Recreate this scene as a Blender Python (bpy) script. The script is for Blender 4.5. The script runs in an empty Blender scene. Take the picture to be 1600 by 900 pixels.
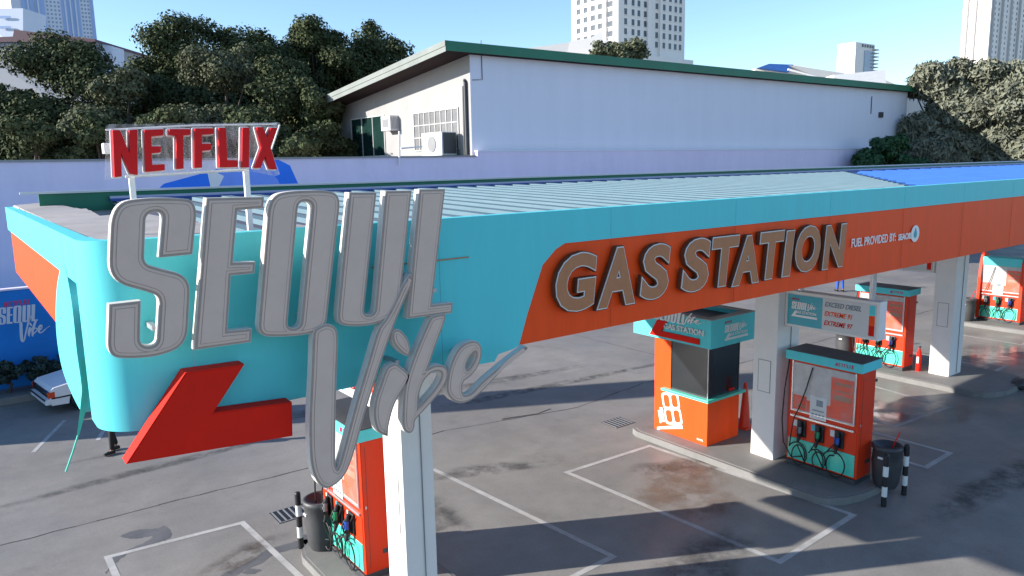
import bpy, bmesh, math, random
import numpy as np
from mathutils import Vector, Matrix
random.seed(7); rng = np.random.default_rng(11)
SC = bpy.context.scene; C = SC.collection
PI = math.pi

# ------------------------------------------------------------------ camera
H = 6.5; FPX = 1166.92
yaw, pitch, roll = math.radians(53.0857), math.radians(9.3216), math.radians(-1.1631)
_F = Vector((math.cos(yaw)*math.cos(pitch), math.sin(yaw)*math.cos(pitch), -math.sin(pitch)))
_r = Vector((math.sin(yaw), -math.cos(yaw), 0)); _u = _r.cross(_F)
RT = math.cos(roll)*_r + math.sin(roll)*_u; UP = -math.sin(roll)*_r + math.cos(roll)*_u
cam = bpy.data.cameras.new('camera'); co = bpy.data.objects.new('camera', cam); C.objects.link(co)
m = Matrix((RT, UP, -_F)).transposed().to_4x4(); m.translation = Vector((0, 0, H)); co.matrix_world = m
cam.sensor_width = 36; cam.lens = FPX/1600*36; cam.clip_start = 0.1; cam.clip_end = 3000
SC.camera = co
# ------------------------------------------------------------------ light
SUN = Vector((-2.42, 1.25, 1.0)).normalized()
w = bpy.data.worlds.new('World'); SC.world = w; w.use_nodes = True
nt = w.node_tree; bg = nt.nodes['Background']
sky = nt.nodes.new('ShaderNodeTexSky'); sky.sky_type = 'NISHITA'; sky.sun_disc = False
sky.sun_elevation = math.asin(SUN.z); sky.sun_rotation = math.atan2(SUN.x, SUN.y)
sky.air_density = 1.0; sky.dust_density = 0.1; sky.ozone_density = 1.8
tint = nt.nodes.new('ShaderNodeMix'); tint.data_type = 'RGBA'; tint.blend_type = 'MULTIPLY'; tint.inputs[0].default_value = 1; tint.inputs[7].default_value = (.80, .91, 1.04, 1)
nt.links.new(sky.outputs[0], tint.inputs[6]); nt.links.new(tint.outputs[2], bg.inputs[0]); bg.inputs[1].default_value = 0.118
sl = bpy.data.lights.new('sun', 'SUN'); sl.energy = 4.7; sl.angle = math.radians(0.55); sl.color = (1, .945, .88)
so = bpy.data.objects.new('sun', sl); C.objects.link(so); so.rotation_euler = SUN.to_track_quat('Z', 'Y').to_euler()
SC.view_settings.view_transform = 'Standard'; SC.view_settings.look = 'None'
SC.view_settings.gamma = 1; SC.view_settings.exposure = 1.08

# ------------------------------------------------------------------ pixel <-> world
def ray(x, y): return RT*((x-800)/FPX) - UP*((y-450)/FPX) + _F
def on(ax, val, x, y):
    d = ray(x, y); o = Vector((0, 0, H)); return o + d*((val-o[ax])/d[ax])
def far(x, y, D): return Vector((0, 0, H)) + ray(x, y)*D

# ------------------------------------------------------------------ materials
def srgb(r, g, b): return tuple(((c/255)/12.92 if c/255 <= .04045 else ((c/255+.055)/1.055)**2.4) for c in (r, g, b))
MATS = {}
def mat(name, col, rough=.6, var=.12, scale=3.0, metal=0, bump=0, alpha=None, trans=0, dirt=0, spec=.5, bscale=40, stretch=None):
    m = bpy.data.materials.new(name); m.use_nodes = True; t = m.node_tree; b = t.nodes['Principled BSDF']
    b.inputs['Roughness'].default_value = rough; b.inputs['Metallic'].default_value = metal
    b.inputs['Specular IOR Level'].default_value = spec
    tc = t.nodes.new('ShaderNodeTexCoord'); src = tc.outputs['Object']
    if stretch:
        mp = t.nodes.new('ShaderNodeMapping'); mp.inputs['Scale'].default_value = stretch
        t.links.new(src, mp.inputs[0]); src = mp.outputs[0]
    n = t.nodes.new('ShaderNodeTexNoise'); n.inputs['Scale'].default_value = scale; n.inputs['Detail'].default_value = 7
    n.inputs['Roughness'].default_value = .65
    t.links.new(src, n.inputs['Vector'])
    r = t.nodes.new('ShaderNodeMapRange'); r.inputs[1].default_value = .3; r.inputs[2].default_value = .7
    r.inputs[3].default_value = 1-var; r.inputs[4].default_value = 1+var*.6
    t.links.new(n.outputs[0], r.inputs[0])
    mx = t.nodes.new('ShaderNodeMix'); mx.data_type = 'RGBA'; mx.blend_type = 'MULTIPLY'; mx.inputs[0].default_value = 1
    mx.inputs[6].default_value = (*col, 1); t.links.new(r.outputs[0], mx.inputs[7]); out = mx.outputs[2]
    if dirt:
        n2 = t.nodes.new('ShaderNodeTexNoise'); n2.inputs['Scale'].default_value = scale*.35; n2.inputs['Detail'].default_value = 10
        n2.inputs['Roughness'].default_value = .75
        t.links.new(tc.outputs['Object'], n2.inputs['Vector'])
        r2 = t.nodes.new('ShaderNodeMapRange'); r2.inputs[1].default_value = .5; r2.inputs[2].default_value = .72; r2.inputs[4].default_value = dirt
        t.links.new(n2.outputs[0], r2.inputs[0])
        m2 = t.nodes.new('ShaderNodeMix'); m2.data_type = 'RGBA'; m2.inputs[7].default_value = (col[0]*.4+.01, col[1]*.38+.01, col[2]*.36+.01, 1)
        t.links.new(r2.outputs[0], m2.inputs[0]); t.links.new(out, m2.inputs[6]); out = m2.outputs[2]
    t.links.new(out, b.inputs['Base Color'])
    rr = t.nodes.new('ShaderNodeMapRange'); rr.inputs[3].default_value = max(.05, rough-.1); rr.inputs[4].default_value = min(1, rough+.12)
    t.links.new(n.outputs[0], rr.inputs[0]); t.links.new(rr.outputs[0], b.inputs['Roughness'])
    if bump:
        nb = t.nodes.new('ShaderNodeTexNoise'); nb.inputs['Scale'].default_value = bscale; nb.inputs['Detail'].default_value = 5
        t.links.new(tc.outputs['Object'], nb.inputs['Vector'])
        bp = t.nodes.new('ShaderNodeBump'); bp.inputs['Strength'].default_value = bump; bp.inputs['Distance'].default_value = .02
        t.links.new(nb.outputs[0], bp.inputs['Height']); t.links.new(bp.outputs[0], b.inputs['Normal'])
    if alpha is not None: b.inputs['Alpha'].default_value = alpha
    if trans: b.inputs['Transmission Weight'].default_value = trans
    MATS[name] = m; return m
TEAL = mat('teal_paint', (.105, .61, .64), .5, .06, 1.0, dirt=.06, spec=.25, stretch=(4, 4, .5))
ORANGE = mat('orange_paint', (.92, .082, .010), .5, .09, 1.2, dirt=.08, spec=.2, stretch=(4, 4, .5))
ORED = mat('red_orange_paint', (.74, .040, .006), .4, .08, 2, spec=.3)
RED = mat('red_paint', (.70, .016, .006), .65, .08, 3, spec=.15)
SIGNRED = mat('sign_red', (.62, .008, .010), .55, .08, 12, spec=.2)
LETTER = mat('letter_shell', (.70, .64, .58), .5, .06, 6, spec=.2)
LFACE = mat('letter_face', (.66, .49, .40), .55, .05, 5, dirt=.1, spec=.2)
LTRIM = mat('letter_trim', (.38, .30, .25), .5, .1, 12, spec=.2)
TAN = mat('tan_face', (.44, .19, .09), .5, .1, 8, spec=.2)
DARKB = mat('dark_bronze', (.12, .052, .028), .6, .1, 8, spec=.2)
WHITE = mat('white_paint', (.82, .79, .76), .5, .05, 2, dirt=.08)
COLW = mat('column_white', (.80, .76, .72), .5, .05, 1.5, dirt=.10, spec=.3)
OFFW = mat('off_white', (.62, .62, .62), .6, .08, 2, dirt=.2)
GREY = mat('grey_plastic', (.22, .22, .225), .5, .1, 6)
BINM = mat('bin_grey', (.06, .06, .062), .5, .15, 6)
HOUSEW = mat('house_plaster', (.30, .31, .34), .85, .08, .3, dirt=.3)
SEAM = mat('seam_teal', (.07, .36, .40), .7, .1, 6); SEAMO = mat('seam_orange', (.5, .05, .01), .7, .1, 6)
DGREY = mat('dark_grey', (.05, .053, .058), .5, .15, 6)
BLACK = mat('black_rubber', (.012, .012, .013), .5, .2, 10)
GLASSB = mat('dark_glass', (.012, .015, .018), .08, .05, 1, spec=.8)
METAL = mat('galvanised', (.42, .43, .45), .4, .15, 6, metal=.6)
ROOFM = mat('roof_sheet', (.10, .10, .13), .85, .12, 2, dirt=.3, spec=.15)
RIBM = mat('roof_rib', (.13, .20, .23), .85, .1, 2, dirt=.15, spec=.15)
BLUER = mat('blue_roof', (.04, .12, .36), .85, .1, 1, dirt=.15, spec=.1)
DECKM = mat('deck_sheet', (.37, .34, .32), .85, .12, 2, dirt=.5, spec=.15)
BLUEL = mat('blue_line', (.02, .07, .30), .5, .1, 3)
LAVST = mat('lavender_strip', (.42, .43, .58), .6, .08, 3)
GREENP = mat('green_paint', (.012, .15, .085), .6, .15, 2, dirt=.2)
GREENL = mat('green_fascia', (.015, .17, .09), .55, .25, .5, dirt=.3)
FASC = mat('pale_green_fascia', (.24, .26, .24), .8, .1, 1, dirt=.2, spec=.15)
LAV = mat('lavender_wall', (.80, .71, .86), .85, .06, .6, dirt=.14, stretch=(2, 2, .3), spec=.2, bump=.1, bscale=6)
LAV2 = mat('lavender_hall_wall', (.80, .79, .86), .85, .035, .5, dirt=.07, stretch=(2, 2, .2), spec=.2, bump=.1, bscale=6)
PLAST = mat('white_plaster', (.34, .33, .32), .9, .08, .6, dirt=.25, spec=.1)
MURB = mat('mural_blue', (.02, .20, .62), .8, .15, .8, dirt=.15, spec=.15)
TENTB = mat('tent_blue', (.05, .22, .85), .8, .1, .8, spec=.1)
TENTL = mat('tent_light', (.22, .36, .88), .8, .1, .8, spec=.1)
SOFF = mat('brown_soffit', (.05, .035, .033), .9, .15, 1, spec=.1)
LINE = mat('road_paint', (.43, .42, .40), .75, .2, 3, dirt=.6)
KERB = mat('kerb_concrete', (.21, .205, .195), .7, .12, 2.5, dirt=.35, spec=.2, bump=.2)
CONE = mat('cone_orange', (.72, .05, .015), .5, .1, 5)
PAPER = mat('paper', (.7, .7, .68), .6, .04, 5)
PINK = mat('pink_print', (.55, .03, .12), .5, .05, 5)
BARK = mat('bark', (.08, .06, .045), .9, .3, 5, bump=.6)
LEAFD = mat('leaf_dark', (.070, .085, .040), .8, .4, .6, spec=.1)
LEAFM = mat('leaf_mid', (.12, .13, .075), .8, .4, .6, spec=.1)
LEAFP = mat('leaf_pale', (.185, .19, .135), .8, .4, .6, spec=.1)
LEAFG = mat('leaf_green', (.03, .085, .03), .55, .4, 1.2, spec=.3)
TWHITE = mat('tower_white', (.82, .77, .72), .8, .05, .05, dirt=.1)
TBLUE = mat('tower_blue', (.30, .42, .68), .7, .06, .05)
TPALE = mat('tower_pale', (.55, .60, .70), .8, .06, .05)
TGREY = mat('tower_grey', (.5, .49, .47), .8, .08, .05, dirt=.1)
WIN = mat('window_glass', (.06, .075, .09), .3, .3, .3)
WINB = mat('window_glass_blue', (.22, .30, .42), .3, .25, .2)
MAROON = mat('maroon_roof', (.09, .04, .055), .7, .15, .3)
CARW = mat('car_white', (.78, .78, .78), .22, .02, 3, spec=.6)
AMBER = mat('amber_lens', (.65, .07, .02), .2, .05, 4)
JEANS = mat('blue_jeans', (.02, .09, .42), .85, .2, 20)
DCLOTH = mat('dark_cloth', (.018, .017, .018), .85, .2, 20)
GCLOTH = mat('grey_cloth', (.25, .25, .26), .85, .2, 20)
SKIN = mat('skin', (.36, .19, .12), .55, .06, 15)
HAIR = mat('hair', (.015, .012, .01), .6, .2, 30)
CYANB = mat('cyan_poster', (.02, .33, .42), .4, .05, 3)
BOARDW = mat('board_white', (.60, .60, .59), .45, .04, 3)
SILV = mat('silver_trim', (.5, .5, .5), .35, .08, 10, metal=.5)
DISPG = mat('display_grey', (.55, .52, .50), .4, .2, 4)
AQUA = mat('aqua_paint', (.08, .62, .46), .35, .1, 3)
STRIPEG = mat('slate_text', (.16, .21, .25), .5, .05, 5)
NOZG = mat('nozzle_green', (.02, .3, .12), .4, .1, 10)
NOZB = mat('nozzle_blue', (.02, .10, .45), .4, .1, 10)
WETM = mat('damp_stain', (.13, .125, .12), .5, .3, 2)
CRACK = mat('joint_tar', (.05, .048, .046), .8, .3, 4)
def acrylic():
    m = bpy.data.materials.new('clear_acrylic'); m.use_nodes = True; t = m.node_tree; b = t.nodes['Principled BSDF']
    tc = t.nodes.new('ShaderNodeTexCoord'); n = t.nodes.new('ShaderNodeTexNoise'); n.inputs['Scale'].default_value = 5; n.inputs['Detail'].default_value = 6
    mp = t.nodes.new('ShaderNodeMapping'); mp.inputs['Scale'].default_value = (3, 1, .8); t.links.new(tc.outputs['Object'], mp.inputs[0]); t.links.new(mp.outputs[0], n.inputs['Vector'])
    r = t.nodes.new('ShaderNodeMapRange'); r.inputs[1].default_value = .35; r.inputs[2].default_value = .75; r.inputs[3].default_value = .04; r.inputs[4].default_value = .30
    t.links.new(n.outputs[0], r.inputs[0]); t.links.new(r.outputs[0], b.inputs['Alpha'])
    b.inputs['Base Color'].default_value = (.62, .62, .64, 1); b.inputs['Roughness'].default_value = .15
    return m
ACR = acrylic()
ACR2 = acrylic(); ACR2.name = 'pump_cover'; [setattr(n.inputs[4], 'default_value', .16) for n in ACR2.node_tree.nodes if n.type == 'MAP_RANGE']
def ground_mat():
    m = bpy.data.materials.new('worn_concrete'); m.use_nodes = True; t = m.node_tree; b = t.nodes['Principled BSDF']; L = t.links.new
    tc = t.nodes.new('ShaderNodeTexCoord')
    def noise(sc, det=8, ro=.6):
        n = t.nodes.new('ShaderNodeTexNoise'); n.inputs['Scale'].default_value = sc; n.inputs['Detail'].default_value = det; n.inputs['Roughness'].default_value = ro
        L(tc.outputs['Object'], n.inputs['Vector']); return n.outputs[0]
    def ramp(src, a, c, lo, hi):
        r = t.nodes.new('ShaderNodeMapRange'); r.inputs[1].default_value = a; r.inputs[2].default_value = c; r.inputs[3].default_value = lo; r.inputs[4].default_value = hi
        L(src, r.inputs[0]); return r.outputs[0]
    def mul(a, c):
        x = t.nodes.new('ShaderNodeMath'); x.operation = 'MULTIPLY'; L(a, x.inputs[0]); L(c, x.inputs[1]); return x.outputs[0]
    v = mul(mul(ramp(noise(.22, 6), .35, .65, .84, 1.08), ramp(noise(1.3, 9, .7), .3, .7, .86, 1.08)), ramp(noise(26, 4), .3, .7, .9, 1.08))
    v = mul(v, ramp(noise(.55, 10, .72), .56, .72, 1.0, .78))          # tyre grime and oil
    v = mul(v, ramp(noise(5.5, 8, .8), .66, .74, 1.0, .7))             # small spots
    cr = t.nodes.new('ShaderNodeCombineColor')
    for i, k in enumerate((.258, .243, .222)):
        x = t.nodes.new('ShaderNodeMath'); x.operation = 'MULTIPLY'; x.inputs[1].default_value = k; L(v, x.inputs[0]); L(x.outputs[0], cr.inputs[i])
    # brown rust in places
    mx = t.nodes.new('ShaderNodeMix'); mx.data_type = 'RGBA'; mx.inputs[7].default_value = (.17, .125, .10, 1)
    L(ramp(noise(.4, 8, .7), .60, .76, 0, .3), mx.inputs[0]); L(cr.outputs[0], mx.inputs[6]); L(mx.outputs[2], b.inputs['Base Color'])
    L(ramp(noise(.35, 7), .38, .62, .30, .65), b.inputs['Roughness']); b.inputs['Specular IOR Level'].default_value = .14
    bp = t.nodes.new('ShaderNodeBump'); bp.inputs['Strength'].default_value = .35; bp.inputs['Distance'].default_value = .01
    L(noise(60, 6, .7), bp.inputs['Height']); L(bp.outputs[0], b.inputs['Normal'])
    return m
GROUND = ground_mat()

# ------------------------------------------------------------------ builders
def setp(o, label=None, cat=None, group=None, kind=None):
    if label: o['label'] = label
    if cat: o['category'] = cat
    if group: o['group'] = group
    if kind: o['kind'] = kind
    return o
def thing(name, label, cat, loc=(0, 0, 0), rotz=0, group=None):
    o = bpy.data.objects.new(name, None); C.objects.link(o); o.location = loc; o.rotation_euler = (0, 0, rotz)
    o.empty_display_size = .2
    return setp(o, label, cat, group)
def origin(p):
    v = Vector((0, 0, 0))
    while p is not None: v += Vector(p.location); p = p.parent
    return v
class MB:
    def __init__(s): s.v = []; s.f = []; s.mi = []; s.sm = []
    def add(s, vs, fs, mi=0, smooth=False):
        k = len(s.v); s.v += [tuple(x) for x in vs]; s.f += [tuple(i+k for i in f) for f in fs]; s.mi += [mi]*len(fs); s.sm += [smooth]*len(fs); return s
    def box(s, x0, x1, y0, y1, z0, z1, bev=0, mi=0):
        if bev <= 0:
            vs = [(x, y, z) for z in (z0, z1) for y in (y0, y1) for x in (x0, x1)]
            fs = [(0, 2, 3, 1), (4, 5, 7, 6), (0, 1, 5, 4), (2, 6, 7, 3), (0, 4, 6, 2), (1, 3, 7, 5)]
            return s.add(vs, fs, mi)
        b = bmesh.new(); bmesh.ops.create_cube(b, size=1)
        for v in b.verts: v.co = Vector(((x0+x1)/2+v.co.x*(x1-x0), (y0+y1)/2+v.co.y*(y1-y0), (z0+z1)/2+v.co.z*(z1-z0)))
        bmesh.ops.bevel(b, geom=b.edges[:], offset=bev, segments=2, affect='EDGES', profile=.5)
        b.verts.index_update(); s.add([v.co[:] for v in b.verts], [[v.index for v in f.verts] for f in b.faces], mi); b.free(); return s
    def prism(s, pts, vec, mi=0, smooth=False):
        n = len(pts); vec = Vector(vec); P = [Vector(p) for p in pts]; Q = [p+vec for p in P]
        fs = [tuple(range(n-1, -1, -1)), tuple(range(n, 2*n))]
        s.add(P+Q, fs, mi)
        s.add(P+Q, [(i, (i+1) % n, n+(i+1) % n, n+i) for i in range(n)], mi, smooth); return s
    def tube(s, path, r, n=8, mi=0, cap=True):
        P = [Vector(p) for p in path]; rs = r if isinstance(r, (list, tuple)) else [r]*len(P)
        rings = []; up = Vector((0, 0, 1)); prev = None
        for i, p in enumerate(P):
            d = (P[min(i+1, len(P)-1)]-P[max(i-1, 0)]).normalized()
            if prev is None:
                a = d.cross(up)
                if a.length < .1: a = d.cross(Vector((1, 0, 0)))
            else: a = prev - d*prev.dot(d)
            a.normalize(); prev = a; b_ = d.cross(a)
            rings.append([p+(a*math.cos(2*PI*k/n)+b_*math.sin(2*PI*k/n))*rs[i] for k in range(n)])
        vs = [v for R in rings for v in R]
        fs = [(i*n+k, i*n+(k+1) % n, (i+1)*n+(k+1) % n, (i+1)*n+k) for i in range(len(P)-1) for k in range(n)]
        s.add(vs, fs, mi, True)
        if cap: s.add(rings[0], [tuple(range(n-1, -1, -1))], mi); s.add(rings[-1], [tuple(range(n))], mi)
        return s
    def lathe(s, prof, cx=0, cy=0, n=20, mi=0):
        vs = [(cx+r*math.cos(2*PI*k/n), cy+r*math.sin(2*PI*k/n), z) for r, z in prof for k in range(n)]
        fs = [(i*n+k, i*n+(k+1) % n, (i+1)*n+(k+1) % n, (i+1)*n+k) for i in range(len(prof)-1) for k in range(n)]
        s.add(vs, fs, mi, True); s.add([vs[k] for k in range(n)], [tuple(range(n-1, -1, -1))], mi)
        s.add(vs[-n:], [tuple(range(n))], mi); return s
    def build(s, name, mats, parent=None, world=True, label=None, **kw):
        me = bpy.data.meshes.new(name); off = origin(parent) if (world and parent is not None) else Vector((0, 0, 0))
        me.from_pydata([tuple(Vector(v)-off) for v in s.v], [], s.f); me.update()
        for mt in (mats if isinstance(mats, (list, tuple)) else [mats]): me.materials.append(mt)
        me.polygons.foreach_set('material_index', s.mi); me.polygons.foreach_set('use_smooth', s.sm)
        o = bpy.data.objects.new(name, me); C.objects.link(o)
        if parent is not None: o.parent = parent
        return setp(o, label, **kw)

def curve2mesh(loops, depth=.02, offset=0.0):
    cu = bpy.data.curves.new('tmp', 'CURVE'); cu.dimensions = '2D'; cu.fill_mode = 'BOTH'; cu.extrude = depth/2; cu.offset = offset
    for lp in loops:
        sp = cu.splines.new('POLY'); sp.points.add(len(lp)-1); sp.use_cyclic_u = True
        for i, p in enumerate(lp): sp.points[i].co = (p[0], p[1], 0, 1)
    return _cm(cu)
def _cm(cu):
    o = bpy.data.objects.new('tmp', cu); C.objects.link(o)
    dg = bpy.context.evaluated_depsgraph_get(); me = bpy.data.meshes.new_from_object(o.evaluated_get(dg))
    vs = np.array([v.co[:] for v in me.vertices]); fs = [tuple(p.vertices) for p in me.polygons]
    bpy.data.objects.remove(o); bpy.data.meshes.remove(me); return vs, fs
def text2mesh(txt, offset=0.0, depth=.02, shear=0.0, spacing=1.0):
    cu = bpy.data.curves.new('tmp', 'FONT'); cu.body = txt; cu.extrude = depth/2; cu.offset = offset; cu.shear = shear; cu.resolution_u = 4
    cu.space_character = spacing
    return _cm(cu)
def put(vs, fs, O, U, V, N, mb, mi=0):
    "local x,y,z -> O + x U + y V + z N"
    O, U, V, N = map(Vector, (O, U, V, N))
    P = [O+U*float(a)+V*float(b)+N*float(c) for a, b, c in vs]
    if U.cross(V).dot(N) < 0: fs = [f[::-1] for f in fs]
    mb.add(P, fs, mi); return mb
def text_on(mb, txt, O, U, V, N, th=.01, bold=.012, shear=0, mi=0, spacing=1.0):
    "text fitted in the parallelogram O,U,V (full width, full height)"
    vs, fs = text2mesh(txt, bold, 1.0, shear, spacing)
    if len(vs) == 0: return mb
    lo, hi = vs.min(0), vs.max(0); q = (vs-lo)/(hi-lo)
    return put(q, fs, O, U, V, Vector(N).normalized()*th, mb, mi)

def rounded(pts, seg=7):
    out = []; n = len(pts)
    for i in range(n):
        p = Vector(pts[i][:2]); r = pts[i][2] if len(pts[i]) > 2 else 0
        a = Vector(pts[i-1][:2]); c = Vector(pts[(i+1) % n][:2])
        ra = pts[i-1][2] if len(pts[i-1]) > 2 else 0; rc = pts[(i+1) % n][2] if len(pts[(i+1) % n]) > 2 else 0
        la, lc = (a-p).length, (c-p).length
        da = min(r, la*(r/(r+ra) if r+ra > la else 1)) if r else 0; dc = min(r, lc*(r/(r+rc) if r+rc > lc else 1)) if r else 0
        if r < 5: out.append(tuple(p)); continue
        s0 = p+(a-p).normalized()*da; s1 = p+(c-p).normalized()*dc
        for k in range(seg+1):
            t = k/seg; q = s0*(1-t)**2 + p*2*t*(1-t) + s1*t*t; out.append((q.x, q.y))
    return clean(out)
def clean(o):
    r = [o[0]]
    for p in o[1:]:
        if math.hypot(p[0]-r[-1][0], p[1]-r[-1][1]) > .6: r.append(p)
    if math.hypot(r[0][0]-r[-1][0], r[0][1]-r[-1][1]) < .6: r.pop()
    return r
def smooth(pts, seg=5):
    "closed Catmull-Rom; a point with third value 0 is a sharp corner"
    out = []; n = len(pts)
    for i in range(n):
        p0, p1, p2, p3 = (Vector(pts[j % n][:2]) for j in (i-1, i, i+1, i+2))
        if len(pts[i]) > 2: p0 = p1
        if len(pts[(i+1) % n]) > 2: p3 = p2
        for k in range(seg):
            t = k/seg; q = .5*((2*p1)+(p2-p0)*t+(2*p0-5*p1+4*p2-p3)*t*t+(3*p1-p0-3*p2+p3)*t**3); out.append((q.x, q.y))
    return clean(out)
def area(l): return sum(l[i-1][0]*l[i][1]-l[i][0]*l[i-1][1] for i in range(len(l)))/2
def inset(l, d, hole=False):
    "move a closed loop inwards (a hole outwards) by d"
    n = len(l); s = 1 if area(l) > 0 else -1
    if hole: s = -s
    out = []
    for i in range(n):
        a, p, c = Vector(l[i-1]), Vector(l[i]), Vector(l[(i+1) % n])
        e1 = (p-a).normalized(); e2 = (c-p).normalized(); n1 = Vector((-e1.y, e1.x)); n2 = Vector((-e2.y, e2.x))
        b = (n1+n2)
        if b.length < .2: b = n1
        b.normalize(); k = max(.45, b.dot(n1)); out.append(tuple(p+b*(s*d/k)))
    return out

# ------------------------------------------------------------------ the setting
def struct(name, mb, mt, label=None): return mb.build(name, mt, label=label, kind='structure')
g = MB(); g.add([(-1500, -600, 0), (1800, -600, 0), (1800, 2200, 0), (-1500, 2200, 0)], [(0, 1, 2, 3)]); struct('ground', g, GROUND)
def strip(mb, a, b, wd, z=.004):
    a, b = Vector(a), Vector(b); d = (b-a).normalized(); n = Vector((-d.y, d.x))*wd/2
    mb.add([(*(a-n), z), (*(b-n), z), (*(b+n), z), (*(a+n), z)], [(0, 1, 2, 3)])
def bay(mb, pts, wd=.11, close=True):
    n = len(pts); pts = [tuple(p) for p in pts]; inn = inset(pts, wd); v = [(x, y, .004) for x, y in pts]+[(x, y, .004) for x, y in inn]
    mb.add(v, [(i, (i+1) % n, n+(i+1) % n, n+i) for i in range(n)])
G2 = lambda x, y: on(2, 0, x, y).to_2d()
for pts in ([G2(880, 738), G2(1015, 695), G2(1340, 805), G2(1220, 882)],
            [(5.75, 13.35), G2(680, 732), G2(965, 870), (5.75, 8.15)],
            [G2(162, 870), G2(382, 814), (4.0, 10.2), (1.5, 10.3)],
            [(16.0, 11.0), (17.2, 11.0), G2(1490, 708), (15.9, 6.7)],
            [G2(1180, 600), G2(1270, 575), G2(1485, 637), G2(1400, 668)],
            [(25.4, 12.6), G2(1575, 572), G2(1520, 600), (25.3, 9.2)],
            [(29.3, 12.4), (31.2, 12.5), (31.3, 9.6), (29.2, 9.5)]):
    mb = MB(); bay(mb, [tuple(p) for p in pts]); struct('bay_marking', mb, LINE)
mb = MB(); strip(mb, (1.0, 20.4), (1.9, 22.6), .1); strip(mb, (2.35, 20.3), (3.4, 23.4), .1); strip(mb, (-.6, 20.4), (.2, 22.8), .1)
struct('bay_marking', mb, LINE)
# slab joints
def joint(pts, wd=.03):
    mb = MB(); prev = Vector(pts[0])
    for q in pts[1:]:
        q = Vector(q); k = max(2, int((q-prev).length/.35)); a = prev
        for i in range(1, k+1):
            b = prev.lerp(q, i/k) + Vector((random.uniform(-.015, .015), random.uniform(-.02, .02)))
            strip(mb, a, b, wd*random.uniform(.4, 1.3), .003); a = b
        prev = q
    struct('slab_joint', mb, CRACK)
joint([(-8, 15.6), (2.7, 15.4), (5.7, 15.25), (9.3, 15.3), (13.0, 14.5)]); joint([(13.0, 14.5), (16, 14.9), (20, 14.4), (40, 14.3)], .035)
joint([(8.9, 30), (8.9, 15.3)], .025); joint([(18.8, 30), (18.8, 14.4)], .03); joint([(12.1, 3.2), (13.4, 3.9)], .02)
joint([(10.9, 15.05), (11.9, 14.8), (12.4, 14.9)], .09)
# damp stains
def blotch(pts, z=.0025):
    l = smooth(pts, 6); l = [(x+random.uniform(-.02, .02), y+random.uniform(-.02, .02)) for x, y in l]
    vs, fs = tess(l); mb = MB(); mb.add([(x, y, z) for x, y in vs], fs); struct('damp_stain', mb, WETM)
def tess(l):
    from mathutils.geometry import tessellate_polygon
    return l, [tuple(t) for t in tessellate_polygon([[Vector((x, y, 0)) for x, y in l]])]
_b = lambda L: [tuple(G2(x, y)) for x, y in L]
# clean() merges points closer than .6 so work in pixels-like units: scale up, smooth, scale down
def blotch_px(L):
    l = smooth(L, 8); l = [(x+random.uniform(-1.2, 1.2), y+random.uniform(-.6, .6)) for x, y in l]
    w_ = [tuple(G2(x, y)) for x, y in l]; _, fs = tess(w_); mb = MB(); mb.add([(x, y, .0025) for x, y in w_], fs); struct('damp_stain', mb, WETM)
blotch_px([(188, 838), (215, 828), (245, 826), (258, 822), (268, 838), (240, 850), (205, 862), (180, 880), (165, 897), (172, 880), (178, 868), (225, 848), (238, 838), (210, 842)])
blotch_px([(345, 899), (375, 885), (398, 872), (415, 860), (440, 852), (478, 843), (480, 852), (450, 860), (425, 868), (408, 880), (385, 890), (360, 903)])
blotch_px([(378, 895), (392, 889), (408, 891), (395, 897)])
blotch_px([(470, 838), (520, 826), (545, 828), (510, 846), (480, 852)])

def soft(name, col, cover, rough, sc=1.6):
    m = mat(name, col, rough, .3, 3); t = m.node_tree; b = t.nodes['Principled BSDF']; tc = t.nodes.new('ShaderNodeTexCoord')
    n = t.nodes.new('ShaderNodeTexNoise'); n.inputs['Scale'].default_value = sc; n.inputs['Detail'].default_value = 9; n.inputs['Roughness'].default_value = .7; t.links.new(tc.outputs['Object'], n.inputs['Vector'])
    at = t.nodes.new('ShaderNodeAttribute'); at.attribute_name = 'edge'
    ad = t.nodes.new('ShaderNodeMath'); ad.operation = 'MULTIPLY'; t.links.new(at.outputs['Fac'], ad.inputs[0])
    r = t.nodes.new('ShaderNodeMapRange'); r.inputs[1].default_value = .40; r.inputs[2].default_value = .62; r.inputs[4].default_value = cover; t.links.new(n.outputs[0], r.inputs[0]); t.links.new(r.outputs[0], ad.inputs[1]); t.links.new(ad.outputs[0], b.inputs['Alpha']); return m
OIL = soft('oil_stain', (.085, .06, .045), .75, .7); RUST = soft('rust_stain', (.23, .14, .09), .6, .8, 1.1); TYRE = soft('tyre_grime', (.07, .068, .066), .6, .7, 2.2); WETP = soft('wet_film', (.16, .16, .165), .85, .14, 1.3)
def stain(cx, cy, rx, ry, rot, mt, z, nm='ground_stain'):
    n = 28; cr, sr = math.cos(rot), math.sin(rot); v = [(cx, cy, z)]; e = [1.0]
    for k, f in ((0, .55), (1, 1.0)):
        for i in range(n):
            a = 2*PI*i/n; w_ = f*(1+.12*math.sin(3*a+cx)+.08*math.sin(7*a+cy)); x, y = rx*w_*math.cos(a), ry*w_*math.sin(a); v.append((cx+x*cr-y*sr, cy+x*sr+y*cr, z)); e.append(.9 if k == 0 else 0.0)
    fs = [(0, 1+i, 1+(i+1) % n) for i in range(n)]+[(1+i, 1+n+i, 1+n+(i+1) % n, 1+(i+1) % n) for i in range(n)]
    o = MB().add(v, fs).build(nm, mt, kind='structure'); a = o.data.attributes.new('edge', 'FLOAT', 'POINT'); a.data.foreach_set('value', e)
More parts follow.
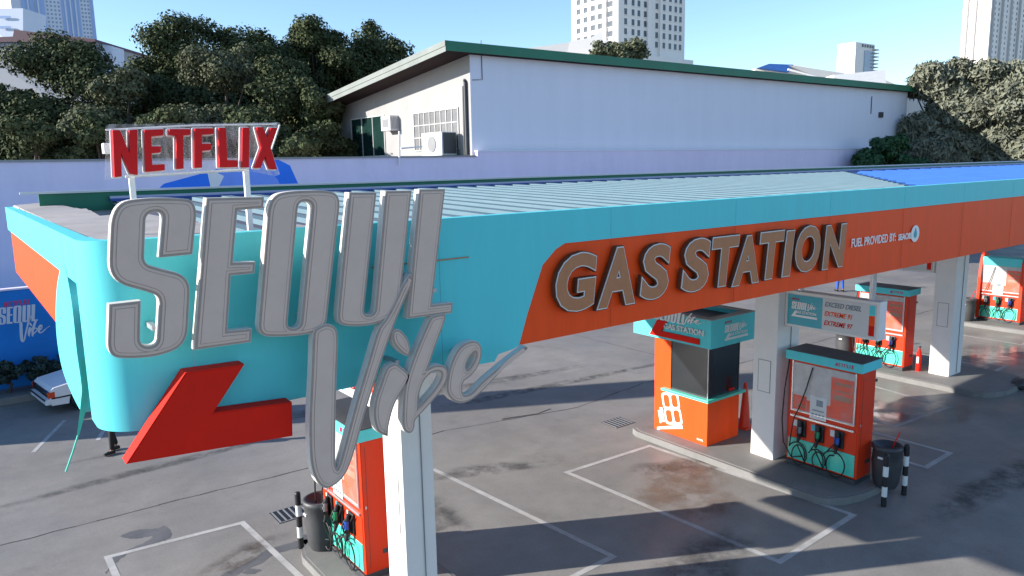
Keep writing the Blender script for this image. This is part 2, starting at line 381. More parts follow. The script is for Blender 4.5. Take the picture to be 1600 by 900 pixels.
for k, (x, y, rx, ry, rt, mt) in enumerate(((12.0, 10.0, 1.2, .6, -.5, OIL), (11.4, 9.6, 1.5, .9, .3, RUST), (11.0, 8.6, .9, .7, .2, RUST), (6.6, 11.6, .7, 1.1, .2, TYRE), (8.8, 12.6, 1.6, .35, -.4, TYRE), (14, 16.5, 5, .25, -.1, TYRE), (11, 18.2, 6, .3, -.12, TYRE),
        (3.2, 12.2, 1.2, .35, .5, OIL), (18.6, 9.4, 1.6, 1.2, .4, WETP), (19.8, 8.1, 1.5, .7, 0, WETP), (16.9, 9.6, .9, .8, 0, WETP), (27.5, 9.6, 2.5, 1.2, 0, WETP), (24.0, 7.0, 2.0, .6, .1, WETP), (9.2, 7.2, 1.6, .7, .3, TYRE), (16.5, 5.4, 3.5, .5, -.1, TYRE), (3, 17.5, 3.5, .22, .05, TYRE), (5.5, 19, 4, .25, 0, TYRE), (2.4, 11.2, .5, .25, .2, OIL), (7.4, 15.0, .4, .3, 0, OIL))):
    stain(x, y, rx, ry, rt, mt, .0052+.0004*k)

# pump islands
def island(x0, x1, y0, y1):
    r = (x1-x0)/2; cx = (x0+x1)/2; pts = []
    for k in range(0, 9): a = PI*k/8; pts.append((cx+r*math.cos(a), y1-.55+.55*math.sin(a), 0))
    for k in range(0, 9): a = PI+PI*k/8; pts.append((cx+r*math.cos(a), y0+.55+.55*math.sin(a), 0))
    mb = MB(); mb.prism([(x, y, -.02) for x, y, z in pts], (0, 0, .16))
    mb.prism([(cx+(x-cx)*.94, (y0+y1)/2+(y-(y0+y1)/2)*.98, .139) for x, y, z in pts], (0, 0, .012))
    struct('kerb_island', mb, KERB)
ISL = [(4.08, 5.75, 6.8, 11.95), (12.62, 15.25, 6.75, 12.5), (21.8, 24.5, 7.6, 13.0), (31.0, 33.8, 8.1, 12.8), (40.4, 43.2, 8.1, 13.0)]
for i in ISL: island(*i)

# ------------------------------------------------------------------ petrol canopy
YF, XL, ZT = 6.5, .8, 5.98
can = thing('station_canopy', 'long teal and orange petrol station canopy with a sheet metal roof on square white columns', 'canopy', (XL, YF, 0))
XR = 52
def fline(x, lo, hi, a=XL, b=XR): return lo+(hi-lo)*(x-a)/(b-a)
def teal_front():
    R = .38; cx, cy = XL+R, YF+R; arc = [(cx-R*math.cos(t), cy-R*math.sin(t)) for t in [PI/2*k/40 for k in range(41)]]   # left to front
    mb = MB(); zb = 4.42
    out = [(XL, 7.12)]+arc; inn = [(XL+.14, 7.12)]+[(cx-(R-.14)*math.cos(t), cy-(R-.14)*math.sin(t)) for t in [PI/2*k/40 for k in range(41)]]
    ztop = ZT
    def col(p, q, p2, q2):
        a, b = Vector((*p, zb)), Vector((*p2, zb)); c, d = Vector((*p2, ztop)), Vector((*p, ztop))
        e, f, g_, h = Vector((*q, zb)), Vector((*q2, zb)), Vector((*q2, ztop)), Vector((*q, ztop))
        mb.add([a, b, c, d], [(0, 1, 2, 3)], 0, True); mb.add([e, f, g_, h], [(0, 3, 2, 1)], 0, True)
        mb.add([a, b, f, e], [(0, 3, 2, 1)]); mb.add([d, c, g_, h], [(0, 1, 2, 3)])
    for i in range(len(out)-1): col(out[i], inn[i], out[i+1], inn[i+1])
    return mb
teal_front().build('corner_panel', TEAL, can)
# front teal panel ending in the slanted edge, then a teal band above the orange one
a1 = on(1, YF, 866, 385); a0 = on(1, YF, 811, 541)
arcs = []
p_top = Vector((a1.x+.12, 5.60)); p_bot = Vector((a0.x, 4.50))
zlow = on(1, YF, 772, 566).z
mb = MB()
poly = [(XL+.38, 4.42), (2.9, 4.42), (4.62, 4.375), (4.68, 4.45), (4.86, 4.47), (a0.x, 4.50), (a0.x+.13, 4.85), (a0.x+.36, 5.38), (a1.x+.02, 5.54), (a1.x+.16, 5.60), (XR, 5.60), (XR, ZT), (XL+.38, ZT)]
vs, fs = curve2mesh([poly], .14); put(vs, fs, (0, YF+.07, 0), (1, 0, 0), (0, 0, 1), (0, 1, 0), mb); mb.build('teal_fascia', TEAL, can)
mb = MB(); poly = [(a0.x, 4.50), (XR, 4.50), (XR, 5.60), (a1.x+.16, 5.60), (a1.x+.02, 5.54), (a0.x+.36, 5.38), (a0.x+.13, 4.85)]
vs, fs = curve2mesh([poly], .12); put(vs, fs, (0, YF+.075, 0), (1, 0, 0), (0, 0, 1), (0, 1, 0), mb); mb.build('orange_fascia', ORANGE, can)
# thin joint lines of the fascia sheets
for q in [(1.52, 4.44, 5.3)]+[(1.52+2.44*k, 5.62 if 1.52+2.44*k > 5 else 4.44, 5.96) for k in range(1, 17)]+[(1.52+2.44*k, 4.52, 5.58) for k in range(2, 17)]:
    mb = MB(); mb.box(q[0]-.002, q[0]+.002, YF-.0015, YF+.002, q[1], q[2]); mb.build('panel_seam', LAVST if q[0] < 1.6 else (SEAM if q[1] > 5 or q[0] < 4 else SEAMO), can)
mb = MB(); mb.box(3.2, 4.32, YF-.012, YF-.002, 5.555, 5.567); mb.build('panel_seam', TAN, can)
# left end
mb = MB(); mb.box(XL, XL+.12, 7.12, 15.2, 5.60, ZT); mb.build('teal_fascia', TEAL, can)
mb = MB(); mb.box(XL+.01, XL+.11, 8.0, 14.7, 4.93, 5.6); mb.build('orange_fascia', ORANGE, can)
def sm_s(pts, k=1000, seg=6): return [(x/k, y/k) for x, y in smooth([(p[0]*k, p[1]*k)+tuple(p[2:]) for p in pts], seg)]
lobe = sm_s([(p.y, p.z) for p in (on(0, XL-.004, *q) for q in ((99, 412), (90, 440), (87, 485), (89, 530), (97, 575), (112, 615), (130, 645), (127, 600), (120, 550), (115, 500), (109, 455)))])
mb = MB(); vs, fs = curve2mesh([lobe], .16); put(vs, fs, (XL-.004+.08, 0, 0), (0, 1, 0), (0, 0, 1), (1, 0, 0), mb); mb.build('curved_end_lobe', TEAL, can)
mb = MB(); pts = [on(1, 7.4, x, y) for x, y in ((131, 560), (133, 610), (129, 645), (122, 680))]
for i in range(len(pts)-1):
    a, b = pts[i], pts[i+1]; ww = [.055, .05, .045, .02][i]; w2 = [.055, .05, .045, .02][i+1]
    mb.add([a+Vector((-ww/2, 0, 0)), a+Vector((ww/2, 0, 0)), b+Vector((w2/2, 0, 0)), b+Vector((-w2/2, 0, 0))], [(0, 1, 2, 3)])
mb.tube([pts[-1], on(1, 7.4, 114, 706), on(1, 7.4, 103, 737)], .008, 5)
mb.build('loose_strip', AQUA, can)
# roof
ZR0, ZR1, YR1 = 5.80, 6.02, 14.0
BX0, BX1 = 15.4, 25.5
def rz(y): return ZR0+(ZR1-ZR0)*(y-YF)/(YR1-YF)
mb = MB(); mb.add([(2.2, YF+.1, rz(YF+.1)), (BX0, YF+.1, rz(YF+.1)), (BX1, YR1, ZR1), (2.2, YR1, ZR1)], [(0, 1, 2, 3)]); mb.build('roof_sheet', ROOFM, can)
mb = MB(); mb.add([(BX0, YF+.1, rz(YF+.1)), (XR, YF+.1, rz(YF+.1)), (XR, YR1, ZR1), (BX1, YR1, ZR1)], [(0, 1, 2, 3)]); mb.build('blue_roof_sheet', BLUER, can)
mb = MB(); x = 2.45
while x < BX1-.3:
    for a, b, h in ((0, .19, .055),):
        P = [(x, h), (x+.03, h+.0), (x+.19, h), (x+.22, 0), (x-.03, 0)]
        P = [(x-.03, -.004), (x, h), (x+.17, h), (x+.20, -.004)]
        ys = YF+.15 if x < BX0-.3 else YF+.15+(x+.35-BX0)/(BX1-BX0)*(YR1-YF)
        front = [(px, ys, rz(ys)+pz) for px, pz in P]; back = [(px, YR1-.12, rz(YR1-.12)+pz) for px, pz in P]
        mb.add(front+back, [(0, 1, 5, 4), (1, 2, 6, 5), (2, 3, 7, 6), (3, 2, 1, 0), (4, 5, 6, 7)])
    x += .5
mb.build('roof_ribs', RIBM, can)
mb = MB(); x = BX0+.4
while x < XR-1:
    y0 = YF+.15; y9 = YR1-.12 if x > BX1 else YF+.1+(x-.15-BX0)/(BX1-BX0)*(YR1-YF-.1)
    P = [(x-.03, -.004), (x, .05), (x+.1, .05), (x+.13, -.004)]
    mb.add([(px, y0, rz(y0)+pz) for px, pz in P]+[(px, y9, rz(y9)+pz) for px, pz in P], [(0, 1, 5, 4), (1, 2, 6, 5), (2, 3, 7, 6), (3, 2, 1, 0), (4, 5, 6, 7)]); x += .9
mb.build('blue_roof_ribs', BLUER, can)
# left end deck of buckled sheets
mb = MB()
yy = YF+.13; k = 0
while yy < 15.0:
    d = random.uniform(.75, 1.25); y2 = min(yy+d, 15.1); xr = random.uniform(1.95, 2.3) if yy < 10 else random.uniform(1.45, 1.7)
    z0 = 5.955+.005*k; t1 = random.uniform(-.02, .035)
    v = [(XL+.13, yy, z0), (xr, yy+random.uniform(-.1, .1), z0+t1), (xr+random.uniform(-.15, .1), y2+.05, z0+t1+.03), (XL+.13, y2+.06, z0+.012)]
    mb.add(v+[(a, b, c-.02) for a, b, c in v], [(0, 1, 2, 3), (7, 6, 5, 4), (0, 4, 5, 1), (1, 5, 6, 2), (2, 6, 7, 3), (3, 7, 4, 0)]); yy = y2; k += 1
mb.build('deck_sheets', DECKM, can)
mb = MB()
for k in range(2): mb.box(2.1+.42*k, 2.35+.5*k, YF+.13, YF+.5+.4*k, 5.90+.02*k, 5.93+.02*k)
mb.box(2.0, XR, YF+.1, YF+.22, 5.9, 5.965); mb.build('front_flashing', DECKM, can)
# rear parapet in bands
def band(z0, z1, y, mt, x0=1.3, nm='parapet_band'):
    mb = MB(); mb.box(x0, XR, y, y+.06, z0, z1); mb.build(nm, mt, can)
band(5.98, 6.045, YR1-.02, LAVST, 2.3); band(6.045, 6.09, YR1-.03, BLUEL, 2.2); band(6.09, 6.13, YR1-.02, LAVST, 2.2)
band(5.9, 6.20, YR1+.06, GREENP, 1.2); band(6.20, 6.235, YR1+.02, OFFW, .95, 'parapet_cap')
mb = MB(); mb.box(XL+.12, XR, YR1+.12, 15.2, 5.66, 6.0); mb.build('rear_gutter', OFFW, can)
mb = MB(); mb.box(XL+.12, XR-.2, YF+.2, 14.7, 5.30, 5.66); mb.build('soffit', OFFW, can)
mb = MB(); mb.box(XL+.12, XR, 14.6, 14.7, 4.93, 5.6); mb.build('rear_fascia', ORANGE, can)
# columns
COLS = [(4.66, 8.83, .50), (13.53, 8.83, .80), (22.8, 9.22, .8), (32.1, 9.22, .8), (41.4, 9.22, .8)]
for i, (x, y, cw_) in enumerate(COLS):
    mb = MB(); mb.box(x, x+cw_, y, y+.56, .13, 5.32, .012); c = mb.build('column', COLW, can)
    za, zb_ = (1.62, 2.3) if i else (1.35, 2.25); ap = MB().box(x-.010, x-.001, y+.14, y+.42, za, zb_, .003).build('access_panel', COLW, c)
    MB().box(x-.007, x-.001, y+.128, y+.432, za-.012, zb_+.012).build('panel_gap', GREY, ap)
    mb = MB(); mb.tube([(x+cw_*.6, y-.012, .2), (x+cw_*.6, y-.012, 4.9)], .008, 5); mb.build('cable', GREY, c)

# ------------------------------------------------------------------ big title sign (traced outline, real size, its own depth)
def T(s, ox, oy): return lambda l: [(p[0]/s+ox, p[1]/s+oy) for p in l]
t1, t2, t3, t4 = T(900/280, 160, 290), T(3.75, 400, 285), T(568/240, 470, 400), T(1017/260, 570, 460)
S_ = [(33, 596, 3), (193, 578, 3), (188, 806, 42), (274, 806, 42), (288, 556, 45), (215, 530, 60), (30, 482, 110), (46, 88, 130), (200, 62, 100), (350, 60, 100), (480, 72, 100), (452, 346, 3), (286, 362, 3), (305, 128, 42), (218, 138, 42), (208, 392, 40), (300, 420, 60), (444, 452, 90), (425, 800, 90), (290, 856, 80), (150, 870, 80), (24, 862, 80)]
E_ = [(522, 62, 2), (812, 56, 2), (808, 113, 2), (678, 124, 3), (655, 386, 3), (768, 382, 3), (763, 441, 3), (645, 452, 3), (628, 728, 3), (750, 717, 3), (746, 786, 3), (461, 826, 3)]
O_ = [(76, 80, 110), (190, 50, 80), (400, 44, 70), (498, 68, 90), (408, 862, 70), (270, 897, 60), (120, 905, 60), (8, 900, 80)]
Oh = [(248, 112, 42), (330, 112, 42), (258, 852, 38), (181, 855, 38)]
U_ = [(545, 58, 2), (706, 58, 2), (629, 778, 36), (694, 772, 36), (757, 50, 2), (912, 47, 2), (836, 760, 110), (700, 838, 90), (540, 845, 70), (472, 825, 70)]
L_ = [(955, 40, 2), (1108, 38, 2), (1030, 716, 3), (1153, 703, 3), (1148, 765, 3), (885, 800, 3)]
V_ = [(403, 66), (370, 110), (345, 165), (310, 230), (280, 275), (245, 390), (200, 540), (160, 690), (136, 774), (128, 776), (124, 740), (126, 560), (130, 420), (134, 310), (125, 265), (95, 250), (60, 262), (42, 290), (36, 420), (28, 600), (32, 750), (52, 825), (85, 855), (120, 845), (160, 805), (190, 735), (225, 610), (255, 510), (300, 370), (345, 245), (385, 150), (405, 105)]
iD = [(185, 212), (215, 220), (255, 270), (272, 330), (262, 368), (238, 370), (195, 335), (165, 290), (160, 235)]
iS = [(170, 420), (200, 428), (262, 485), (255, 530), (200, 620), (165, 700), (140, 800), (135, 865, 0), (95, 850), (65, 820), (48, 740), (55, 650), (90, 540), (125, 450)]
b_ = [(420, 127), (455, 118), (486, 122), (475, 180), (430, 300), (392, 410), (378, 446, 0), (430, 427), (480, 435), (500, 470), (490, 530), (440, 610), (370, 690), (305, 762), (298, 800), (285, 835), (260, 845), (232, 825), (222, 760), (230, 600), (250, 500), (290, 380), (330, 280), (370, 190), (395, 140)]
bH = [(385, 490), (420, 470), (455, 475), (455, 510), (420, 570), (360, 640), (320, 682, 0), (325, 610), (350, 535)]
e_ = [(640, 283), (682, 287), (706, 325), (702, 390), (675, 455), (635, 500), (602, 524, 0), (588, 560), (594, 604), (612, 610), (650, 592), (720, 520), (870, 395), (978, 312, 0), (990, 328, 0), (880, 410), (800, 495), (720, 580), (650, 638), (590, 660), (535, 650), (498, 605), (493, 540), (512, 440), (548, 355), (590, 305)]
eH = [(665, 350), (668, 380), (650, 420), (620, 455), (612, 430), (630, 385)]
TITLE = [[t1(rounded(S_))], [t1(rounded(E_))], [t2(rounded(O_)), t2(rounded(Oh))], [t2(rounded(U_))], [t2(rounded(L_))],
         [t3(smooth(V_))], [t4(smooth(iD))], [t4(smooth(iS))], [t4(smooth(b_)), t4(smooth(bH))], [t4(smooth(e_)), t4(smooth(eH))]]
YS = 6.17
def pl(lp, y=YS): return [(p.x, p.z) for p in (on(1, y, a, b) for a, b in lp)]
TW = [[pl(l) for l in L] for L in TITLE]        # metres in the sign's own plane
sg = thing('title_sign', 'giant grey two-line lettering, block capitals over brush script, standing proud of the teal fascia', 'sign', (.9, YS, 3.6))
for k, L in enumerate(TW):
    dep = .09; yo = -.02*(k > 4)
    mb = MB(); vs, fs = curve2mesh(L, dep); put(vs, fs, (0, YS+dep/2+yo, 0), (1, 0, 0), (0, 0, 1), (0, 1, 0), mb); lt = mb.build('letter', LETTER, sg)
    def layer(d1, th, mt, nm):
        LL = [inset(l, d1, j > 0) for j, l in enumerate(L)]
        mb = MB(); vs, fs = curve2mesh(LL, th); put(vs, fs, (0, YS-th/2+yo, 0), (1, 0, 0), (0, 0, 1), (0, 1, 0), mb); mb.build(nm, mt, lt)
    layer(.004, .006, LTRIM, 'trim'); layer(.022, .010, LFACE, 'face')
    layer(.040, .0115, LTRIM, 'groove_line'); layer(.045, .014, LFACE, 'inner_face')
# brackets behind the letters
for x, z in ((1.25, 5.7), (1.2, 5.3), (1.75, 5.6), (2.3, 5.7), (2.45, 5.2), (3.0, 5.7), (3.4, 5.5), (3.75, 5.3), (2.6, 4.7), (3.3, 4.65), (4.1, 4.6)): MB().box(x-.02, x+.02, YS+.085, YF+.01, z-.02, z+.02).build('bracket', METAL, sg)

# red arrow below
ar = [(p.x, p.z) for p in (on(1, 6.32, *q) for q in ((197, 725), (290, 582), (382, 569), (333, 645), (456, 628), (457, 681)))]
at_ = thing('arrow_sign', 'big red bent arrow board fixed under the corner of the teal fascia', 'sign', (ar[0][0], 6.32, ar[0][1]))
mb = MB(); vs, fs = curve2mesh([ar], .16); put(vs, fs, (0, 6.40, 0), (1, 0, 0), (0, 0, 1), (0, 1, 0), mb); mb.build('board', RED, at_)
mb = MB(); vs, fs = curve2mesh([inset(ar, .012)], .006); put(vs, fs, (0, 6.317, 0), (1, 0, 0), (0, 0, 1), (0, 1, 0), mb); mb.build('face', RED, at_)

# GAS STATION letters
gs = thing('station_lettering', 'raised slanted tan capitals with dark edges reading GAS STATION on the orange fascia', 'sign', (5.5, 6.42, 4.7))
cx = lambda v: v/2.909+800; cy = lambda v: v/2.909+330
boxes = [('G', 200, 395, 185, 462), ('A', 385, 568, 160, 440), ('S', 584, 728, 145, 405), ('S', 772, 910, 120, 370), ('T', 910, 1040, 110, 345), ('A', 1003, 1132, 108, 338), ('T', 1128, 1244, 88, 312), ('I', 1232, 1290, 85, 300), ('O', 1293, 1408, 62, 280), ('N', 1418, 1525, 58, 262)]
for ch, x0, x1, y0, y1 in boxes:
    xm = (x0+x1)/2; pt = on(1, 6.40, cx(xm), cy(y0)); pb = on(1, 6.40, cx(xm), cy(y1))
    xa = on(1, 6.40, cx(x0), cy((y0+y1)/2)).x; xb = on(1, 6.40, cx(x1), cy((y0+y1)/2)).x
    zt, zb = pt.z, pb.z
    def lay(off, shr, th, mt, nm, par, y):
        mb = MB(); vs, fs = text2mesh(ch, off, 1.0, .12)
        b0, f0 = text2mesh(ch, .062, 1.0, .12); lo, hi = b0.min(0), b0.max(0)
        q = (vs-lo)/(hi-lo); q[:, 2] = (vs[:, 2]+.5)
        put(q, fs, (xa, y, zb), (xb-xa, 0, 0), (0, 0, zt-zb), (0, th, 0), mb); return mb.build(nm, mt, par)
    lt = lay(.062, 0, .055, DARKB, 'letter', gs, 6.425)
    lay(.050, 0, .012, PAPER, 'outline', lt, 6.417); lay(.036, 0, .012, TAN, 'face', lt, 6.411)
# fuel line on fascia
fl = thing('supplier_lettering', 'small white line of lettering with a round drop emblem on the orange fascia', 'sign', (13, 6.49, 5))
def fasc_text(txt, q0, q1, q2, mt, nm, bold=.012, sh=0):
    a = on(1, YF-.004, *q0); b = on(1, YF-.004, *q1); c = on(1, YF-.004, *q2); mb = MB()
    text_on(mb, txt, a, (b.x-a.x, 0, 0), (0, 0, c.z-a.z), (0, -1, 0), .006, bold, sh); mb.build(nm, mt, fl)
fasc_text('FUEL PROVIDED BY:', (1330, 387), (1399, 378), (1332, 373), WHITE, 'lettering', .012)
fasc_text('SEAOIL', (1403, 376), (1424, 373), (1404, 366), WHITE, 'lettering', .03)
p = on(1, YF, 1429.5, 365)
mb = MB(); ring = [(p.x+.26*math.cos(a)*.62, p.z+.21*math.sin(a)*.75) for a in [2*PI*k/24 for k in range(24)]]
ring = [(p.x+.155*math.cos(a), p.z+.155*math.sin(a)) for a in [2*PI*k/24 for k in range(24)]]
vs, fs = curve2mesh([ring], .006); put(vs, fs, (0, YF-.005, 0), (1, 0, 0), (0, 0, 1), (0, 1, 0), mb); em = mb.build('emblem', WHITE, fl)
mb = MB(); dr = sm_s([(p.x, p.z+.11, 0), (p.x+.06, p.z-.02), (p.x, p.z-.08), (p.x-.06, p.z-.02)])
vs, fs = curve2mesh([dr], .006); put(vs, fs, (0, YF-.011, 0), (1, 0, 0), (0, 0, 1), (0, 1, 0), mb); mb.build('drop', CYANB, em)

# rooftop red name sign on posts
YN = 7.15
ns = thing('rooftop_sign', 'red block capitals on a clear acrylic plate held above the roof by two posts', 'sign', (1.3, YN, 5.9))
t5 = T(1600/300, 150, 180)
NET = {'N': [(130, 126, 8), (190, 126, 8), (270, 320, 3), (268, 126, 8), (335, 120, 8), (337, 498, 3), (278, 488, 8), (200, 318, 3), (205, 512, 8), (145, 516, 8)],
 'E': [(395, 125, 8), (552, 118, 8), (550, 170, 8), (450, 178, 3), (452, 262, 3), (532, 260, 8), (528, 312, 8), (452, 318, 3), (457, 415, 3), (562, 408, 8), (562, 460, 8), (405, 474, 8)],
 'T': [(600, 118, 8), (775, 118, 8), (775, 166, 8), (715, 170, 3), (718, 446, 8), (662, 450, 8), (660, 172, 3), (600, 166, 8)],
 'F': [(812, 113, 8), (968, 111, 8), (968, 158, 8), (870, 165, 3), (870, 240, 3), (947, 238, 8), (945, 292, 8), (872, 298, 3), (870, 438, 8), (815, 440, 8)],
 'L': [(1010, 108, 8), (1068, 106, 8), (1080, 375, 3), (1167, 376, 8), (1167, 432, 8), (1018, 436, 8)],
 'I': [(1208, 106, 8), (1263, 106, 8), (1260, 436, 8), (1205, 436, 8)],
 'X': [(1325, 103, 8), (1375, 101, 8), (1410, 188, 3), (1445, 106, 8), (1497, 108, 8), (1437, 262, 3), (1492, 452, 8), (1437, 450, 8), (1395, 340, 3), (1357, 440, 8), (1310, 440, 8), (1370, 270, 3)]}
NW = []
for ch, l in NET.items():
    lp = [(q.x, q.z) for q in (on(1, YN, a, b) for a, b in t5(rounded(l, 4)))]; NW.append(lp)
    if area(lp) < 0: lp.reverse()
    mb = MB(); vs, fs = curve2mesh([lp], .055); put(vs, fs, (0, YN-.0275, 0), (1, 0, 0), (0, 0, 1), (0, 1, 0), mb); lt = mb.build('letter', SIGNRED, ns)
    mb = MB(); vs, fs = curve2mesh([inset(lp, -.013)], .02); put(vs, fs, (0, YN+.012, 0), (1, 0, 0), (0, 0, 1), (0, 1, 0), mb); mb.build('white_edge', WHITE, lt)
plq = [(q.x, q.z) for q in (on(1, YN+.03, *c) for c in ((164, 282), (166, 197), (172, 194), (436, 191), (437, 197), (424, 234), (437, 272), (430, 275), (394, 268), (240, 273)))]
mb = MB(); vs, fs = curve2mesh([plq], .012); put(vs, fs, (0, YN+.032, 0), (1, 0, 0), (0, 0, 1), (0, 1, 0), mb); mb.build('acrylic_plate', ACR, ns)
mb = MB(); e = [on(1, YN+.03, *c) for c in ((424, 234), (437, 195))]; mb.tube(e, .008, 4); e = [on(1, YN+.03, *c) for c in ((165, 203), (300, 196), (432, 194))]; mb.tube(e, .007, 4); mb.build('plate_edge', WHITE, ns)
fr = MB(); P0, P1, P2 = (on(1, YN+.07, *c) for c in ((196, 276), (290, 271), (384, 265)))
fr.tube([P0, P1, P2, on(1, YN+.07, 388, 262)], .014, 6); fr.build('bottom_rail', OFFW, ns)
for a, b, r in (((205, 275), (205, 330), .022), ((384, 265), (384, 352), .024)):
    A = on(1, YN+.07, *a); B = on(1, YN+.07, *b); mb = MB(); mb.box(A.x-r, A.x+r, YN+.05, YN+.09, min(5.80, B.z), A.z); mb.build('post', WHITE, ns)
q = on(1, YN+.1, 168, 233); mb = MB(); mb.box(q.x-.035, q.x+.2, YN+.06, YN+.16, q.z-.04, q.z+.05, .008); mb.build('driver_box', WHITE, ns)

# ------------------------------------------------------------------ logo helper: the title shrunk on any plane
allp = np.array([p for L in TW for l in L for p in l]); LO, HI = allp.min(0), allp.max(0)
def logo(O, U, V, N, th=.006, two=True):
    "title lettering fitted in O,U,V"
    mb = MB(); O, U, V, N = map(Vector, (O, U, V, N))
    for L in TW:
        vs, fs = curve2mesh([[((x-LO[0])/(HI[0]-LO[0]), (z-LO[1])/(HI[1]-LO[1])) for x, z in l] for l in L], 1.0)
        put(vs, fs, O+N*th*.5, U, V, N*th, mb)
    return mb
def netlogo(O, U, V, N, th=.006):
    a = np.array([p for l in NW for p in l]); lo, hi = a.min(0), a.max(0); mb = MB(); O, U, V, N = map(Vector, (O, U, V, N))
    for l in NW:
        vs, fs = curve2mesh([[((x-lo[0])/(hi[0]-lo[0]), (z-lo[1])/(hi[1]-lo[1])) for x, z in l]], 1.0); put(vs, fs, O+N*th*.5, U, V, N*th, mb)
    return mb
def compact_logo(parent, O, U, V, N, redtop=True):
    "one-line version: block word + script word over a slanted bar"
    O, U, V, N = map(Vector, (O, U, V, N)); seoul = MB(); a = np.array([p for L in TW[:5] for l in L for p in l]); lo, hi = a.min(0), a.max(0)
    for L in TW[:5]:
        vs, fs = curve2mesh([[((x-lo[0])/(hi[0]-lo[0]), (z-lo[1])/(hi[1]-lo[1])) for x, z in l] for l in L], 1.0); put(vs, fs, O+V*.42+N*.003, U*.6, V*.42, N*.006, seoul)
    a = np.array([p for L in TW[5:] for l in L for p in l]); lo, hi = a.min(0), a.max(0)
    for L in TW[5:]:
        vs, fs = curve2mesh([[((x-lo[0])/(hi[0]-lo[0]), (z-lo[1])/(hi[1]-lo[1])) for x, z in l] for l in L], 1.0); put(vs, fs, O+U*.62+V*.40+N*.003, U*.38, V*.5, N*.006, seoul)
    text_on(seoul, 'GAS STATION', O+U*.16+V*.2+N*.003, U*.8, V*.16, N, .006, .02)
    bar = [(0, 0), (1, 0), (1, .12), (.16, .12), (.24, .33), (.14, .33)]
    vs, fs = curve2mesh([bar], 1.0); put(vs, fs, O+N*.003, U, V, N*.006, seoul); seoul.build('logo', WHITE, parent)
    if redtop:
        mb = netlogo(O+V*.92, U*.3, V*.12, N, .006); mb.build('small_logo', PINK, parent)

# ------------------------------------------------------------------ kiosk
kx0, kx1, ky0, ky1 = 13.08, 14.22, 10.22, 11.8
ki = thing('payment_kiosk', 'orange booth with black corner windows and a teal roof box beside the middle column', 'kiosk', (13.7, 11.0, .15))
mb = MB(); mb.box(kx0, kx1, ky0, ky1, .15, 1.20, .01); mb.build('base_cabinet', ORANGE, ki)
mb = MB(); mb.box(kx0, kx1, 11.3, ky1, 1.2, 2.48); mb.build('rear_panel', ORANGE, ki)
mb = MB(); mb.box(kx0+.02, kx1-.02, ky0+.02, 11.3, 1.2, 2.48); kw = mb.build('window', GLASSB, ki)
mb = MB()
mb.box(kx0+.01, kx0+.018, ky0+.04, 11.28, 1.26, 1.295); mb.build('sill_track', DGREY, kw); MB().box(kx1-.04, kx1-.01, ky0+.01, ky0+.04, 1.26, 2.46).build('frame_post', DGREY, kw)
mb = MB(); mb.box(kx0+.005, kx0+.02, ky0+.01, ky0+.03, 1.2, 2.46); mb.build('edge_strip', METAL, kw)
mb = MB(); mb.box(kx0-.12, kx1+.12, ky0-.1, 11.5, 1.2, 1.26, .01); mb.build('counter_ledge', AQUA, ki)
mb = MB(); mb.box(kx0+.75, kx0+.95, ky0-.0, ky0+.015, 1.3, 1.36); mb.build('red_sticker', RED, ki)
rb = MB(); RX0, RX1, RY0, RY1 = 12.98, 14.55, 10.1, 12.4; rb.box(RX0, RX1, RY0, RY0+.06, 2.44, 3.08); rb.box(RX0, RX0+.06, RY0+.06, RY1, 2.44, 3.08); rb.box(RX1-.06, RX1, RY0+.06, RY1, 2.44, 3.08); rb.box(RX0+.06, RX1-.06, RY1-.06, RY1, 2.44, 3.08)
rf = rb.build('roof_box', TEAL, ki)
mb = MB(); mb.box(RX0+.06, RX1-.06, RY0+.06, RY1-.06, 2.48, 2.95); mb.build('roof_deck', DGREY, rf)
mb = MB(); mb.box(RX0-.01, RX1+.01, RY0-.01, RY0+.2, 3.08, 3.10); mb.box(RX0-.01, RX0+.2, RY0+.2, RY1+.01, 3.08, 3.10); mb.box(RX1-.2, RX1+.01, RY0+.2, RY1+.01, 3.08, 3.10); mb.build('roof_flashing', DECKM, rf)
# roof box sign on the -X face (viewed from -X: left is +Y)
NX = Vector((-1, 0, 0))
Ux = Vector((0, -1, 0)); Z = Vector((0, 0, 1))
mb = MB(); arrow = [(0, -.10), (.23, .28), (.52, .28), (.36, .03), (1.45, .03), (1.45, -.10)]
vs, fs = curve2mesh([[(a, b) for a, b in arrow]], .04); put(vs, fs, Vector((RX0-.02, 11.85, 2.6)), Ux, Z, NX, mb); mb.build('arrow', RED, rf)
compact = MB(); text_on(compact, 'GAS STATION', (RX0-.01, 11.42, 2.71), Ux*1.15, Z*.13, NX, .03, .03); compact.build('lettering', PAPER, rf)
a = np.array([p for L in TW[5:] for l in L for p in l]); lo, hi = a.min(0), a.max(0); mb = MB()
for L in TW[5:]:
    vs, fs = curve2mesh([[((x-lo[0])/(hi[0]-lo[0]), (z-lo[1])/(hi[1]-lo[1])) for x, z in l] for l in L], 1.0); put(vs, fs, Vector((RX0-.02, 10.9, 2.88)), Ux*.65, Z*.3, NX*.03, mb)
a = np.array([p for L in TW[:5] for l in L for p in l]); lo, hi = a.min(0), a.max(0)
for L in TW[:5]:
    vs, fs = curve2mesh([[((x-lo[0])/(hi[0]-lo[0]), (z-lo[1])/(hi[1]-lo[1])) for x, z in l] for l in L], 1.0); put(vs, fs, Vector((RX0-.02, 11.7, 2.88)), Ux*.8, Z*.34, NX*.03, mb)
mb.build('lettering', PAPER, rf)
compact_logo(rf, (13.45, RY0-.001, 2.56), Vector((.85, 0, 0)), Vector((0, 0, .42)), Vector((0, -1, 0)))
